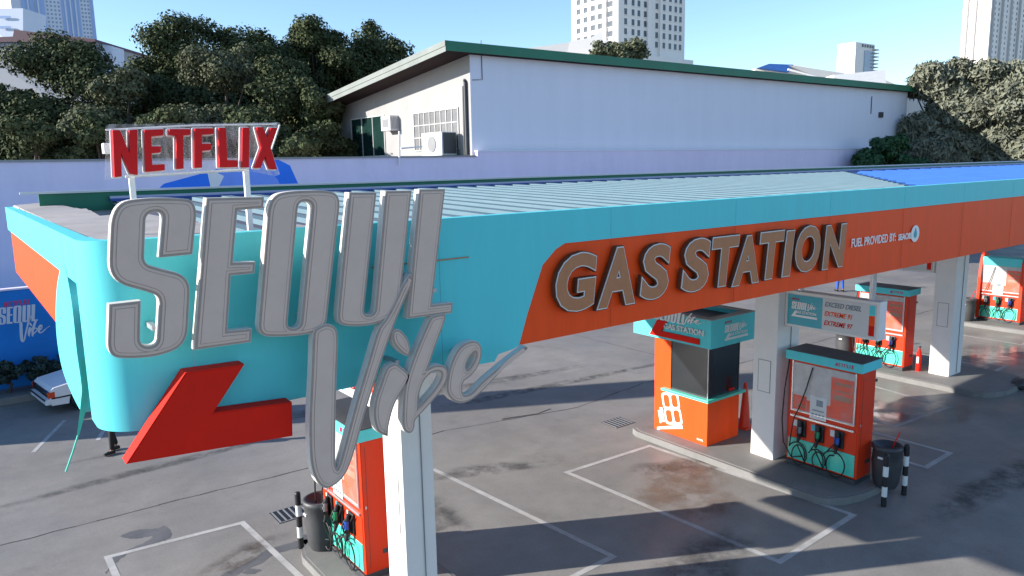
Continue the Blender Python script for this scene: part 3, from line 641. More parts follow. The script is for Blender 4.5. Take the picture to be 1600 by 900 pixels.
# 88 emblem on the cabinet
em = MB()
def rr(x0, y0, x1, y1, r): return [(x, y) for x, y in sm_round([(x0, y0), (x1, y0), (x1, y1), (x0, y1)], r)]
def sm_round(pts, r): return [(x/1000, y/1000) for x, y in rounded([(p[0]*1000, p[1]*1000, r*1000) for p in pts], 4)]
loops = [sm_round([(0, 0), (.50, 0), (.50, .33), (.47, .37), (.50, .41), (.50, .74), (.25, .74), (0, .74), (0, .41), (.03, .37), (0, .33)], .08),
         rr(.05, .05, .22, .335, .07), rr(.28, .05, .45, .335, .07), rr(.05, .405, .22, .69, .07), rr(.28, .405, .45, .69, .07)]
rot = math.radians(13); O = Vector((kx0-.004, 11.42, .36)); Ue = Ux*math.cos(rot)+Z*math.sin(rot); Ve = Z*math.cos(rot)-Ux*math.sin(rot)
vs, fs = curve2mesh(loops, 1.0); put(vs, fs, O, Ue*1.05, Ve*1.02, NX*.006, em)
text_on(em, 'BONIFACIO', O-Ue*.03+Ve*.06, Ve*.42, Ue*-.07, NX, .006, .01) if False else em.add([O+Ue*a+Ve*b+NX*.003 for a, b in ((-.12, .05), (-.03, .05), (-.03, .40), (-.12, .40))], [(0, 1, 2, 3)])
em.add([O+Ue*a+Ve*b+NX*.003 for a, b in ((-.19, .02), (-.14, .02), (-.14, .33), (-.19, .33))], [(0, 1, 2, 3)])
vs, fs = curve2mesh([[(.5, .0), (.5, -.09), (-.22, -.13), (-.34, -.20), (-.30, -.08)]], 1.0); put(vs, fs, O, Ue, Ve, NX*.006, em)
em.build('number_emblem', WHITE, ki)
mb = MB(); text_on(mb, 'SEAOIL', (kx0-.004, 10.5, .24), Ux*.18, Z*.045, NX, .005, .02); mb.build('lettering', WHITE, ki)

# ------------------------------------------------------------------ fuel pumps (local: front -X, width along Y)
def make_pump(name, label, variant, nozzle_tint=True):
    t = thing(name, label, 'fuel pump', group='fuel pumps on the islands')
    B = lambda nm, mb, mt, par=None: mb.build(nm, mt, par or t, world=False)
    X0, X1, W = -.28, .28, .77
    B('plinth', MB().box(X0-.03, X1+.03, -W+.02, W-.02, 0, .1, .01), DGREY)
    if variant == 'boxy':
        B('body', MB().box(X0, X1, -W, W, .1, 2.12, .025), ORED)
        B('cap', MB().box(X0-.08, X1+.10, -W-.05, W+.05, 2.10, 2.27, .008), TEAL)
        B('cap_top', MB().box(X0-.07, X1+.09, -W-.04, W+.04, 2.27, 2.285), DGREY)
        mb = MB(); a = netlogo((X0-.082, -W+.5, 2.145), Vector((0, -.38, 0)), Vector((0, 0, .08)), NX, .004); B('small_logo', a, PINK)
    else:
        prof = [(X0-.10, .1), (X0-.13, .9), (X0-.12, 1.6), (X0-.05, 2.2), (X0+.05, 2.42), (X0+.2, 2.5), (X1-.05, 2.42), (X1, 2.1), (X1, .1)]
        for s in (-1, 1):
            mb = MB(); mb.prism([(x, s*W, z) for x, z in prof], (0, -s*.1, 0)); B('side_fin', mb, ORED)
        B('body', MB().box(X0, X1-.03, -W+.1, W-.1, .1, 2.05, .01), ORED)
        B('cap', MB().box(X0-.04, X1-.05, -W+.1, W-.1, 2.05, 2.36, .03), TEAL)
    # display window
    fy = W-.1
    dp = B('display_back', MB().box(X0-.012, X0+.01, -fy, fy, 1.12, 2.05), DISPG)
    mb = MB(); mb.box(X0-.018, X0-.011, -fy+.03, -fy+.5, 1.14, 1.92); mb.box(X0-.018, X0-.011, -fy+.50, fy-.33, 1.14, 1.36); mb.box(X0-.018, X0-.011, fy-.32, fy-.02, 1.14, 1.42); mb.build('orange_print', ORANGE, dp, world=False)
    mb = MB(); mb.box(X0-.0195, X0-.0175, -fy+.08, -fy+.42, 1.78, 1.84); mb.box(X0-.0195, X0-.0175, -fy+.08, -fy+.42, 1.66, 1.69); mb.box(X0-.0195, X0-.0175, -fy+.08, -fy+.42, 1.50, 1.60)
    mb.box(X0-.0195, X0-.0175, fy-.3, fy-.1, 1.2, 1.24); mb.build('print_lines', TAN, dp, world=False)
    mb = MB(); mb.box(X0-.026, X0-.019, -.10, .26, 1.04, 1.48); lb = mb.build('notice', PAPER, dp, world=False)
    mb = MB(); mb.box(X0-.0285, X0-.0255, -.02, .12, 1.30, 1.42)
    for k in range(4): mb.box(X0-.0285, X0-.0255, -.06+.075*k, -.01+.075*k, 1.09, 1.15)
    mb.box(X0-.0285, X0-.0255, -.05, .2, 1.20, 1.225); mb.build('notice_print', STRIPEG, lb, world=False)
    mb = MB()
    for y in (-fy-.015, fy-.005): mb.box(X0-.03, X0, y, y+.02, 1.1, 2.08)
    mb.box(X0-.03, X0, -fy, fy, 1.10, 1.12); mb.box(X0-.035, X0, -fy-.015, fy+.015, .985, 1.02); B('window_frame', mb, SILV)
    gl = MB(); gl.box(X0-.036, X0-.032, -fy, fy, 1.12, 2.05); B('clear_cover', gl, ACR2)
    B('door_seam', MB().box(-.20, -.194, -W-.003, -W+.01, .2, 2.0), DGREY); B('side_vent', MB().box(.02, .2, -W-.004, -W+.01, .35, .42), DGREY); B('lock', MB().box(-.24, -.215, -W-.008, -W, 1.1, 1.14), SILV)
    for k, y in enumerate((.42, .02, -.40)): B('grade_sticker', MB().box(X0-.0155, X0-.0125, y+.11, y+.2, .8, .92), [PAPER, CYANB, PAPER][k])
    # nozzle bay
    B('nozzle_bay', MB().box(X0-.012, X0+.01, -W+.03, W-.03, .56, .97, .004), ORED)
    B('lower_panel', MB().box(X0-.02, X0+.01, -W+.05, W-.05, .14, .56, .012), AQUA)
    for k, y in enumerate((.42, .02, -.40)):
        bt = B('nozzle_holster', MB().box(X0-.05, X0-.01, y-.1, y+.1, .62, .95, .02), BLACK)
        mb = MB(); mb.tube([(X0-.08, y, .93), (X0-.11, y, .80), (X0-.10, y+.01, .64), (X0-.14, y+.015, .53)], [.035, .05, .042, .024], 7)
        mb.tube([(X0-.14, y, .86), (X0-.20, y, .78), (X0-.15, y, .66)], .012, 5); nz = mb.build('nozzle', BLACK, bt, world=False)
        mb = MB(); mb.tube([(X0-.115, y, .84), (X0-.125, y, .72)], [.053, .05], 7); mb.build('nozzle_cover', [GREY, NOZG, NOZB][k], nz, world=False)
        rad = (.23, .2, .26)[k]; off = (.0, -.03, .05)[k]; path = [(X0-.05, .22, 2.02), (X0-.07, .33, 1.6), (X0-.09, .46, 1.2), (X0-.10, .56, .98), (X0-.11, .60, .7)] if k == 0 else [(X0-.06, y-.13, .93)]
        for a in np.linspace(.1*PI, 3.1*PI if k != 2 else 2.3*PI, 26): path.append((X0-.10-.03*math.sin(a*.5+k), y+off+rad*math.cos(a)*(1-.05*a), .34+rad*.95*math.sin(a)*.95-.01*a))
        path += [(X0-.14, y+.015, .53)] if False else [(X0-.15, y+.02, .50)]
        B('hose', MB().tube(path, .013, 6), BLACK)
    if variant == 'boxy':
        B('hose', MB().tube([(X0-.04, W-.02, 2.1), (X0-.1, W+.03, 1.5), (X0-.12, W+.05, .9), (X0-.12, W+.0, .45), (X0-.12, W-.2, .2), (X0-.12, W-.45, .28)], .014, 6), BLACK)
        B('hose_clip', MB().box(X1-.02, X1+.02, -W-.02, -W, 1.85, 1.9), DGREY)
    return t
def dup(root, name=None, loc=None, label=None, rotz=None):
    r = root.copy(); C.objects.link(r)
    if loc is not None: r.location = loc
    if label: r['label'] = label
    if rotz is not None: r.rotation_euler = (0, 0, rotz)
    def rec(a, b):
        for ch in list(a.children):
            c = ch.copy(); C.objects.link(c); c.parent = b; rec(ch, c)
    rec(root, r); return r
pump = make_pump('fuel_pump', 'boxy orange fuel pump with teal cap in front of the middle column, by the bin', 'boxy'); pump.location = (13.92, 7.82, .15); pump.scale = (1, 1, 1.09)
dup(pump, loc=(4.84, 10.75, .15), label='orange fuel pump beside the nearest column, partly behind the script lettering')
dup(pump, loc=(22.7, 11.1, .15), label='sunlit boxy orange fuel pump behind the hanging price board, beside the third column')
p2 = make_pump('fuel_pump', 'farthest orange fuel pump with rounded side fins at the right edge of the lot', 'fin'); p2.location = (32.2, 11.3, .15); p2.scale = (1, 1, 1.06)

# ------------------------------------------------------------------ price boards (on -X and +X faces)
def price_board(x, y0, y1, z0, z1, label):
    t = thing('price_board', label, 'sign', (x+.12, (y0+y1)/2, z0), group='double sided price boards hung from the columns')
    mb = MB(); mb.box(x, x+.26, y0, y1, z0, z1, .012); bd = mb.build('case', COLW, t)
    W = y1-y0; hh = z1-z0
    for s in (-1,):
        xf = x-.003; N = NX
        mb = MB(); mb.box(xf-.004, xf+.001, y0+W*.03, y1-W*.03, z0+hh*.06, z1-hh*.07); fc = mb.build('face', BOARDW, t)
        mb = MB(); mb.box(xf-.008, xf-.003, y1-W*.42, y1-W*.035, z0+hh*.07, z1-hh*.09); mb.build('poster', CYANB, fc)
        compact_logo(fc, (xf-.010, y1-W*.08, z0+hh*.30), Ux*(W*.29), Z*(hh*.5), NX)
        for k, (txt, mt, wd) in enumerate((('EXCEED DIESEL', STRIPEG, .375), ('EXTREME 91', ORANGE, .29), ('EXTREME 97', RED, .30))):
            mb = MB(); text_on(mb, txt, (xf-.006, y1-W*.445, z0+hh*(.70-.25*k)), Ux*(W*wd), Z*(hh*.13), NX, .006, .012, .3); mb.build('lettering', mt, fc)
        for k, mt in enumerate((TEAL, ORANGE, RED)):
            mb = MB(); mb.box(xf-.008, xf-.003, y0+W*.045, y0+W*.10, z1-hh*(.11+.26*(k+1)), z1-hh*(.11+.26*k)); mb.build('colour_block', mt, fc)
    MB().box(x+.06, x+.2, y0+.2, y0+.26, z1, 5.31).build('hanger', METAL, t); MB().box(x+.06, x+.2, y1-.3, y1-.24, z1, 5.31).build('hanger', METAL, t)
price_board(13.75, 6.83, 8.82, 3.08, 3.83, 'price board over the pump beside the middle column, with teal poster and EXTREME 97 line')
price_board(4.75, 9.62, 11.75, 2.95, 3.75, 'price board end seen through the script lettering by the nearest column')
price_board(23.0, 9.9, 12.1, 3.12, 3.9, 'price board barely showing under the orange fascia left of the third column')

# ------------------------------------------------------------------ small station things
def make_bollard():
    t = thing('bollard', '', 'bollard', group='black and white striped bollards')
    for k in range(5):
        MB().lathe([(.05, .002+.2*k), (.05, .2*k+.2)], n=14).build('band', [BLACK, PAPER][k % 2], t, world=False)
    MB().lathe([(.05, 1.0), (.045, 1.025), (.02, 1.035)], n=14).build('cap', BLACK, t, world=False)
    return t
bo = make_bollard()
for i, (x, y, lab) in enumerate(((4.27, 11.95, 'striped bollard by the drain grate near the title lettering'), (14.29, 6.42, 'striped bollard right of the dark bin by the middle pump'),
        (13.50, 6.42, 'striped bollard directly in front of the dark bin'), (24.4, 13.2, 'striped bollard seen under the price board'), (31.6, 12.6, 'striped bollard left of the farthest pump'))):
    if i == 0: bo.location = (x, y, 0); bo['label'] = lab
    else: dup(bo, loc=(x, y, 0), label=lab)
def make_bin(mt):
    t = thing('waste_bin', '', 'bin', group='round bins holding squeegees')
    MB().lathe([(.20, 0), (.25, .12), (.29, .55), (.275, .80), (.30, .82), (.30, .90), (.25, .91), (.24, .86), (.02, .8)], n=24).build('drum', mt, t, world=False)
    MB().tube([(0.02, 0, .6), (.14, -.16, 1.18)], .012, 6).build('squeegee_handle', RED, t, world=False)
    MB().box(-.295, -.27, -.05, .05, .66, .70).build('bin_sticker', PAPER, t, world=False)
    return t
bn = make_bin(DGREY); bn.location = (14.15, 6.72, .12); bn['label'] = 'dark round bin with a red squeegee handle at the front end of the middle island'; bn.scale = (.95, .95, .95)
b2 = make_bin(BINM); b2.location = (4.5, 11.5, .12); b2['label'] = 'grey bin behind the tall pump by the nearest column'
dup(b2, loc=(31.4, 12.2, .14), label='grey bin left of the farthest pump with a red squeegee')
dup(b2, loc=(22.6, 12.3, .14), label='grey bin seen just under the price board of the middle column')
def make_cone():
    t = thing('traffic_cone', '', 'cone', group='orange traffic cones on the islands')
    MB().lathe([(.15, .03), (.13, .1), (.05, .95), (.03, 1.0)], n=16).build('cone_body', CONE, t, world=False)
    MB().box(-.19, .19, -.19, .19, 0, .04, .01).build('cone_base', CONE, t, world=False)
    for z in (.42, .66):
        MB().lathe([(.135-.094*(z)+.0, z), (.135-.094*(z+.1)-.0, z+.1)], n=16).build('reflective_band', PAPER, t, world=False)
    return t
cn = make_cone(); cn.location = (14.78, 10.45, .15); cn['label'] = 'orange traffic cone standing between the booth and the middle column'; cn.scale = (1, 1, 1.12)
c2 = dup(cn, loc=(15.0, 9.38, .15), label='orange traffic cone in the gap between middle column and boxy pump')
def make_ext():
    t = thing('fire_extinguisher', '', 'extinguisher')
    MB().lathe([(.07, 0), (.075, .03), (.075, .42), (.05, .5), (.025, .53), (.025, .57)], n=14).build('cylinder_body', RED, t, world=False)
    MB().box(-.02, .07, -.02, .02, .57, .60).build('handle', BLACK, t, world=False)
    MB().tube([(.03, 0, .56), (.11, .02, .5), (.1, .02, .2)], .012, 5).build('hose', BLACK, t, world=False)
    MB().box(-.079, -.05, -.03, .03, .2, .36).build('sticker', PAPER, t, world=False); return t
ex = make_ext(); ex.location = (22.8, 10.08, .15); ex['label'] = 'red fire extinguisher between the sunlit pump and the third column'; setp(ex, group='fire extinguishers by the pumps'); ex.scale = (1, 1, 1.25)
dup(ex, loc=(31.9, 10.3, .15), label='red fire extinguisher right of the farthest pump')
wj = thing('water_can', 'white and teal water container between the middle column and boxy pump', 'can', (14.1, 8.66, .15))
MB().lathe([(.1, 0), (.12, .03), (.12, .16)], 0, 0, 16).build('base_band', AQUA, wj, world=False); MB().lathe([(.12, .16), (.12, .46), (.08, .54), (.035, .56), (.035, .6)], 0, 0, 16).build('bottle', PAPER, wj, world=False)
for (x, y), lab in (((4.62, 13.35), 'drain grate beside the striped bollard'), ((13.0, 12.95), 'drain grate at the far corner of the booth island')):
    d = thing('drain_grate', 'metal '+lab, 'drain grate', (x, y, 0))
    MB().box(x-.32, x+.32, y-.26, y+.26, .001, .006).build('pit', BLACK, d)
    mb = MB()
    for k in range(6): mb.box(x-.3+.11*k, x-.27+.11*k, y-.26, y+.26, .006, .014)
    mb.box(x-.34, x+.34, y-.28, y-.255, .004, .014); mb.box(x-.34, x+.34, y+.255, y+.28, .004, .014); mb.build('bars', GREY, d)
# crushed sack lying by the third island
sk = MB(); bm = bmesh.new(); bmesh.ops.create_icosphere(bm, subdivisions=3, radius=1)
for v in bm.verts:
    n_ = .18*math.sin(v.co.x*6)*math.cos(v.co.y*5+v.co.z*4); v.co = Vector((v.co.x*.42*(1+n_), v.co.y*.26*(1+n_), max(0, v.co.z*.16*(1+n_)+.11)))
bm.verts.index_update(); sk.add([v.co+Vector((23.7, 8.0-.35, 0)) for v in bm.verts], [[v.index for v in f.verts] for f in bm.faces], 0, True); bm.free()
o = sk.build('folded_mat', DGREY); setp(o, 'dark crumpled mat lying at the pointed front end of the third island', 'mat')

# ------------------------------------------------------------------ low mural wall along the back
mw = thing('boundary_wall', 'low blue painted boundary wall with small white and pink lettering', 'wall', (0, 26.4, 0))
mb = MB(); mb.box(-40, 75, 26.4, 26.6, 0, 3.15); mb.build('wall_body', MURB, mw)
mb = MB(); mb.box(-40, 75, 26.36, 26.64, 3.15, 3.2); mb.build('coping', LAV, mw)
mb = logo((.86, 26.395, 1.55), Vector((1.28, 0, 0)), Vector((0, 0, 1.12)), Vector((0, -1, 0))); mb.build('lettering', TPALE, mw)
mb = netlogo((1.05, 26.395, 2.66), Vector((.66, 0, 0)), Vector((0, 0, .17)), Vector((0, -1, 0))); mb.build('small_lettering', PINK, mw)
mb = MB(); mb.box(-40, 75, 25.2, 26.36, 0, .22, .02); mb.build('planter_kerb', KERB, mw)
q = on(1, 26.3, 1575, 402)
mb = MB(); disc = sm_s([(q.x-3.2, 1.2), (q.x-3.6, 2.2), (q.x-1.5, 3.05), (q.x+3, 3.1), (q.x+5, 2.4), (q.x+5, 1.2), (q.x+2, .6), (q.x-1.5, .5)])
vs, fs = curve2mesh([disc], .02); put(vs, fs, (0, 26.385, 0), (1, 0, 0), (0, 0, 1), (0, 1, 0), mb); mb.build('painted_blob', AQUA, mw)

# tall lavender wall and its painted tent shape
lw = thing('boundary_wall', 'tall pale lavender wall behind the canopy with a blue and white painted shape', 'wall', (0, 33, 0))
mb = MB(); mb.box(-60, 22.7, 33, 33.4, 0, 6.98); mb.box(22.7, 80, 33, 33.2, 0, 7.25); mb.build('wall_body', LAV, lw)
mb = MB(); mb.box(-60, 22.6, 32.94, 33.46, 6.98, 7.06); mb.build('coping', PLAST, lw)
mb = MB(); mb.box(22.7, 80, 32.96, 33.3, 7.25, 7.32); mb.build('coping', LAV2, lw)
pp = lambda L: [(p.x, min(p.z, 6.97)) for p in (on(1, 33, *c) for c in L)]
def paint(L, mt, d, nm):
    mb = MB(); vs, fs = curve2mesh([L], .01); put(vs, fs, (0, 33-d, 0), (1, 0, 0), (0, 0, 1), (0, 1, 0), mb); mb.build(nm, mt, lw)
tent = pp([(228, 290), (300, 262), (340, 240), (368, 224), (400, 222), (437, 228), (470, 290)])
tent = [(7.0, 5.3)]+tent[1:6]+[(13.1, 5.3)]
tent = [(6.2, 5.2), (7.2, 6.05), (9.2, 6.55), (9.9, 6.95), (12.0, 6.95), (12.5, 6.7), (13.1, 5.2)]
paint(tent, TENTB, .004, 'painted_tent'); paint([(8.9, 5.2), (9.7, 6.9), (11.0, 6.97), (11.9, 6.1), (12.2, 5.2)], TENTL, .010, 'painted_fold')
paint(pp([(322, 262), (350, 275), (340, 295), (336, 300)])+[(9.1, 5.2)], WHITE, .016, 'painted_flap')
vp = thing('vent_pipe', 'thin white upright pipe on the lavender wall left of the hall', 'pipe', (15.9, 32.9, 6.2))
A = on(1, 32.9, 624, 205); B = on(1, 32.9, 624, 258); MB().tube([A, B], .05, 8).build('pipe_run', WHITE, vp)
MB().tube([on(1, 32.95, 626, 232), on(1, 33.3, 660, 229)], .04, 6).build('elbow', WHITE, vp)

# ------------------------------------------------------------------ hall with the monopitch roof
hx, hy = 22.7, 33.5
hb = thing('long_hall', 'long lavender walled hall under a sloping roof with a green edge', 'building', (hx, hy, 0))
ZH = lambda x: 12.35-.0045*(x-hx)
slope = -.096
mb = MB(); mb.add([(hx, hy, 6), (70, hy, 6), (70, hy, 12.25), (hx, hy, 12.3)], [(0, 1, 2, 3)])
mb.add([(hx, hy, 6), (hx, hy, 12.3), (hx, 62, 12.3+slope*28.5), (hx, 62, 0), (hx, hy, 0)], [(0, 1, 2, 3, 4)], 1)
mb.add([(70, hy, 0), (70, 62, 0), (70, 62, 9.5), (70, hy, 12.25)], [(0, 1, 2, 3)], 1); mb.build('wall', [LAV2, PLAST], hb)
rz2 = lambda y: 12.72+slope*(y-33)
rf_ = MB(); x0, x1, y0, y1 = 20.95, 71.5, 33.0, 63
v = [(x0, y0, rz2(y0)), (x1, y0, rz2(y0)), (x1, y1, rz2(y1)), (x0, y1, rz2(y1))]
rf_.add(v+[(a, b, c-.42) for a, b, c in v], [(0, 1, 2, 3), (7, 6, 5, 4)]); ro = rf_.build('roof', [SOFF], hb)
mb = MB(); mb.add([(x0-.02, y0-.04, rz2(y0)+.03), (x1, y0-.04, rz2(y0)+.03), (x1, y0-.04, rz2(y0)-.46), (x0-.02, y0-.04, rz2(y0)-.46), (x0-.02, y0, rz2(y0)+.03), (x1, y0, rz2(y0)+.03), (x1, y0, rz2(y0)-.46), (x0-.02, y0, rz2(y0)-.46)], [(3, 2, 1, 0), (4, 5, 6, 7), (0, 1, 5, 4), (3, 7, 6, 2)]); mb.build('green_fascia', GREENL, ro)
def lslab(dz0, dz1, dx, mt, nm, ya=y0-.04, yb=y1):
    mb = MB(); f = lambda x, y, d: (x, y, rz2(y)+d); mb.add([f(x0-dx, ya, dz0), f(x0-dx, yb, dz0), f(x0-dx, yb, dz1), f(x0-dx, ya, dz1), f(x0, ya, dz0), f(x0, yb, dz0), f(x0, yb, dz1), f(x0, ya, dz1)], [(0, 1, 2, 3), (4, 7, 6, 5), (3, 2, 6, 7), (0, 4, 5, 1), (0, 3, 7, 4), (1, 5, 6, 2)]); mb.build(nm, mt, ro)
lslab(-.24, .03, .08, FASC, 'side_fascia', yb=50); lslab(-.50, -.25, .05, FASC, 'side_fascia', yb=50); lslab(-.50, .03, .06, BLUEL, 'side_fascia', ya=50.01)
def hwin(ya, yb, za, zb, nm, frame, glass, nx, nz, par, d=.03):
    mb = MB(); mb.box(hx-.01, hx+.0, ya, yb, za, zb); wn = mb.build(nm, glass, par)
    mb = MB(); t_ = .07
    mb.box(hx-d*2, hx-.012, ya-t_, yb+t_, zb, zb+t_); mb.box(hx-d*2, hx-.012, ya-t_, yb+t_, za-t_, za); mb.box(hx-d*2, hx-.012, ya-t_, ya, za, zb); mb.box(hx-d*2, hx-.012, yb, yb+t_, za, zb)
    for i in range(1, nx): y = ya+(yb-ya)*i/nx; mb.box(hx-.05, hx-.012, y-.025, y+.025, za, zb)
    for i in range(1, nz): z = za+(zb-za)*i/nz; mb.box(hx-.048, hx-.014, ya, yb, z-.025, z+.025)
    mb.build('frame', frame, wn)
hwin(34.75, 39.5, 7.5, 9.6, 'window', TGREY, mat('pale_blind', (.16, .16, .16), .4, .15, 2), 8, 3, hb)
hwin(43.3, 48.0, 7.3, 9.75, 'window', TGREY, mat('dark_green_glass', (.012, .035, .03), .15, .3, 1), 3, 1, hb)
mb = MB(); mb.tube([(hx-.1, 33.85, 7.1), (hx-.1, 33.85, 10.9)], .09, 8); mb.tube([(hx-.1, 34.05, 7.1), (hx-.1, 34.02, 10.7)], .07, 8); mb.tube([(hx-.1, 33.85, 10.9), (hx-.02, 34.0, 11.0)], .09, 8); mb.build('downpipe', DGREY, hb)
mb = MB(); mb.box(hx-.6, hx, 41.4, 42.6, 8.75, 9.65, .03); ac = mb.build('window_air_conditioner', OFFW, hb)
mb = MB()
for k in range(6): mb.box(hx-.56+.09*k, hx-.53+.09*k, 41.385, 41.4, 8.85, 9.55)
mb.box(hx-.615, hx-.6, 41.6, 42.4, 8.95, 9.45); mb.build('vent_slots', GREY, ac)
ou = thing('condenser_unit', 'white boxy air conditioning unit on the ledge below the barred window', 'air conditioner', (21.9, 34.6, 7.06))
mb = MB(); mb.box(21.5, 22.45, 34.6, 36.7, 7.1, 8.35, .03); mb.build('casing', OFFW, ou)
mb = MB(); mb.box(21.6, 22.4, 34.57, 34.6, 7.2, 8.3); mb.build('side_grille', DGREY, ou)
mb = MB(); mb.lathe([(.42, 0), (.42, .03)], 0, 0, 20); fan = mb.build('fan_guard', GREY, ou, world=False); fan.rotation_euler = (0, -PI/2, 0); fan.location = (21.49-21.9, 35.6-34.6, 7.72-7.06)
mb = MB(); mb.box(20.2, hx, 33.3, 50, 6.9, 7.06); mb.build('ledge', DGREY, hb)
for px, r0, r1 in ((1362, 145, 178), ):
    a = on(1, hy, px, r0); b = on(1, hy, px, r1); MB().tube([(a.x, hy-.04, a.z-.3), (a.x, hy-.04, b.z)], .035, 6).build('wall_conduit', DGREY, hb)
a = on(1, hy, 1377, 180); MB().box(a.x-.5, a.x+.1, hy-.15, hy, a.z-.2, a.z+.25, .02).build('wall_vent', DGREY, hb)
a = on(1, hy, 752, 100); MB().tube([(a.x, hy-.03, a.z+1.2), (a.x+.02, hy-.03, a.z-.8), (a.x-.6, hy-.03, a.z-.85)], .02, 5).build('wall_cable', DGREY, hb)
# ------------------------------------------------------------------ towers and far buildings
def windows(parent, spots, w_, h_, axis, mt, sill=True, limit=100, fm=None, tilt=0):
    "spots: list of centres; axis 0 -> face normal -X, 1 -> face normal -Y"
    def mesh1():
        mb = MB()
        if axis == 1: mb.box(-w_/2, w_/2, -.06, .05, -h_/2, h_/2, mi=0); sill and mb.box(-w_/2-.1, w_/2+.1, -.25, .0, -h_/2-.25, -h_/2-.02, mi=1)
        else: mb.box(-.06, .05, -w_/2, w_/2, -h_/2, h_/2, mi=0); sill and mb.box(-.25, .0, -w_/2-.1, w_/2+.1, -h_/2-.25, -h_/2-.02, mi=1)
        return mb
    off = origin(parent); first = None
    for i, p in enumerate(spots[:limit]):
        if first is None: first = mesh1().build('window', [mt, fm or TWHITE], parent, world=False); o = first
        else: o = first.copy(); C.objects.link(o); o.parent = parent
        o.location = Vector(p)-off
    if len(spots) > limit:
        mb = MB(); base = mesh1()
        for p in spots[limit:]: mb.add([Vector(v)+Vector(p) for v in base.v], base.f); mb.mi[-len(base.f):] = base.mi
        mb.build('distant_windows', [mt, fm or TWHITE], parent, kind='stuff')
def tower(nm, lab, pxc, pxl, pxr, D, row, ztop, zbase, mt, cat='tower'):
    c = far(pxc, row, D); xc, yc = c.x, c.y
    a = on(0, xc, pxl, row); b = on(1, yc, pxr, row); y1 = a.y; x1 = b.x
    t = thing(nm, lab, cat, (xc, yc, 0)); mb = MB(); mb.box(xc, x1, yc, y1, zbase, ztop); bd = mb.build('tower_body', mt, t)
    return t, xc, yc, x1, y1
# centre tower
t, xc, yc, x1, y1 = tower('apartment_tower', 'white apartment tower with rows of dark windows rising behind the hall roof', 962, 893, 1070, 225, 40, 78, 0, TWHITE)
zs = lambda row, D=225: far(962, row, D).z
rows = [zs(66-15.2*k) for k in range(8)]
lft = []; u = lambda px: on(0, xc, px, 40).y; v_ = lambda px: on(1, yc, px, 40).x
for z in rows:
    for px in (904, 915, 926.5, 937.5): lft.append((xc, u(px), z))
    lft.append((xc, u(954), z))
rgt = [(v_(px), yc, z) for z in [zs(62-15.2*k) for k in range(8)] for px in (977.5, 989, 998, 1008, 1026, 1037.5, 1047, 1055.5, 1063)]
windows(t, lft, 1.9, 1.7, 0, WIN, limit=45); windows(t, rgt, 1.15, 1.8, 1, WIN, limit=55)
mb = MB()
for px in (965, 1012, 1031): mb.box(v_(px)-.5, v_(px)+.5, yc-.7, yc, 0, 78)
mb.box(xc-.7, xc, u(947)-.6, u(947)+.6, 0, 78); mb.build('pilaster', TWHITE, t)
mb = MB(); mb.box(xc, v_(1073), yc-3, yc, 0, zs(84)); mb.build('podium', TWHITE, t)
# low white building in front of it
def lowblock(nm, lab, D, pts, mt, depth=20, cat='building', roofm=None):
    P = [far(x, y, D) for x, y in pts]; t = thing(nm, lab, cat, (P[0].x, P[0].y, 0))
    dirv = Vector((RT.x, RT.y, 0)).normalized(); bk = Vector((_F.x, _F.y, 0)).normalized()*depth
    L = [Vector((P[0].x, P[0].y, 0))]+P+[Vector((P[-1].x, P[-1].y, 0))]
    mb = MB(); mb.prism(L, bk); mb.build('wall', mt, t)
    return t, P
lowblock('low_annex', 'low white flat roofed annex at the foot of the white apartment tower', 185, [(826, 75), (890, 66), (897, 63), (918, 60), (922, 60), (940, 47), (943, 62), (962, 65), (962, 90)], TWHITE, 12)
# right tower
t, xc, yc, x1, y1 = tower('condominium_tower', 'tall pale condominium tower with dense window rows at the right edge', 1546, 1503, 1640, 420, 50, 150, 0, TWHITE)
u = lambda px: on(0, xc, px, 50).y; v_ = lambda px: on(1, yc, px, 50).x
zz = [far(1546, 104-8.3*k, 420).z for k in range(15)]
sp = [(v_(px), yc, z) for z in zz for px in (1552.5, 1558, 1565.5, 1571, 1580, 1586, 1592, 1597, 1604, 1610)]
windows(t, sp, 1.35, 1.5, 1, WIN, sill=False)
mb = MB()
for px in (1548, 1562, 1576, 1589, 1601): mb.box(v_(px)-.35, v_(px)+.35, yc-1.2, yc, 0, 150)
mb.build('fin', TGREY, t); mb = MB()
for px in (1507, 1520, 1535, 1544): mb.box(xc-1.4, xc, u(px)-1.1, u(px)+1.1, 0, 150)
mb.build('fin', TWHITE, t)
# hotel block
t, xc, yc, x1, y1 = tower('hotel_block', 'small far pale hotel block standing alone above the hall roof on the right', 1336, 1308, 1366, 380, 90, far(1336, 66, 380).z, 0, TWHITE)
u = lambda px: on(0, xc, px, 90).y; v_ = lambda px: on(1, yc, px, 90).x
windows(t, [(xc, u(px), far(1336, r, 380).z) for r in (78, 84.5, 91, 97.5, 104, 110) for px in (1311.5, 1317, 1322.5, 1328)], 2.0, 1.1, 0, WINB, False)
mb = MB()
for k in range(8): mb.box(v_(1362), v_(1369), yc-1.5, yc+3, far(1336, 75+5.5*k, 380).z, far(1336, 73.5+5.5*k, 380).z)
mb.build('balcony_slabs', TGREY, t); mb = MB(); mb.box(v_(1350), v_(1364), yc-.3, yc, far(1336, 118, 380).z, far(1336, 77, 380).z); mb.build('glass_bay', WINB, t)
mb = MB()
for k in range(5): mb.box(v_(1346+4*k), v_(1348+4*k), yc-.4, yc, far(1336, 72, 380).z, far(1336, 68, 380).z)
mb.build('crown_slots', WIN, t)
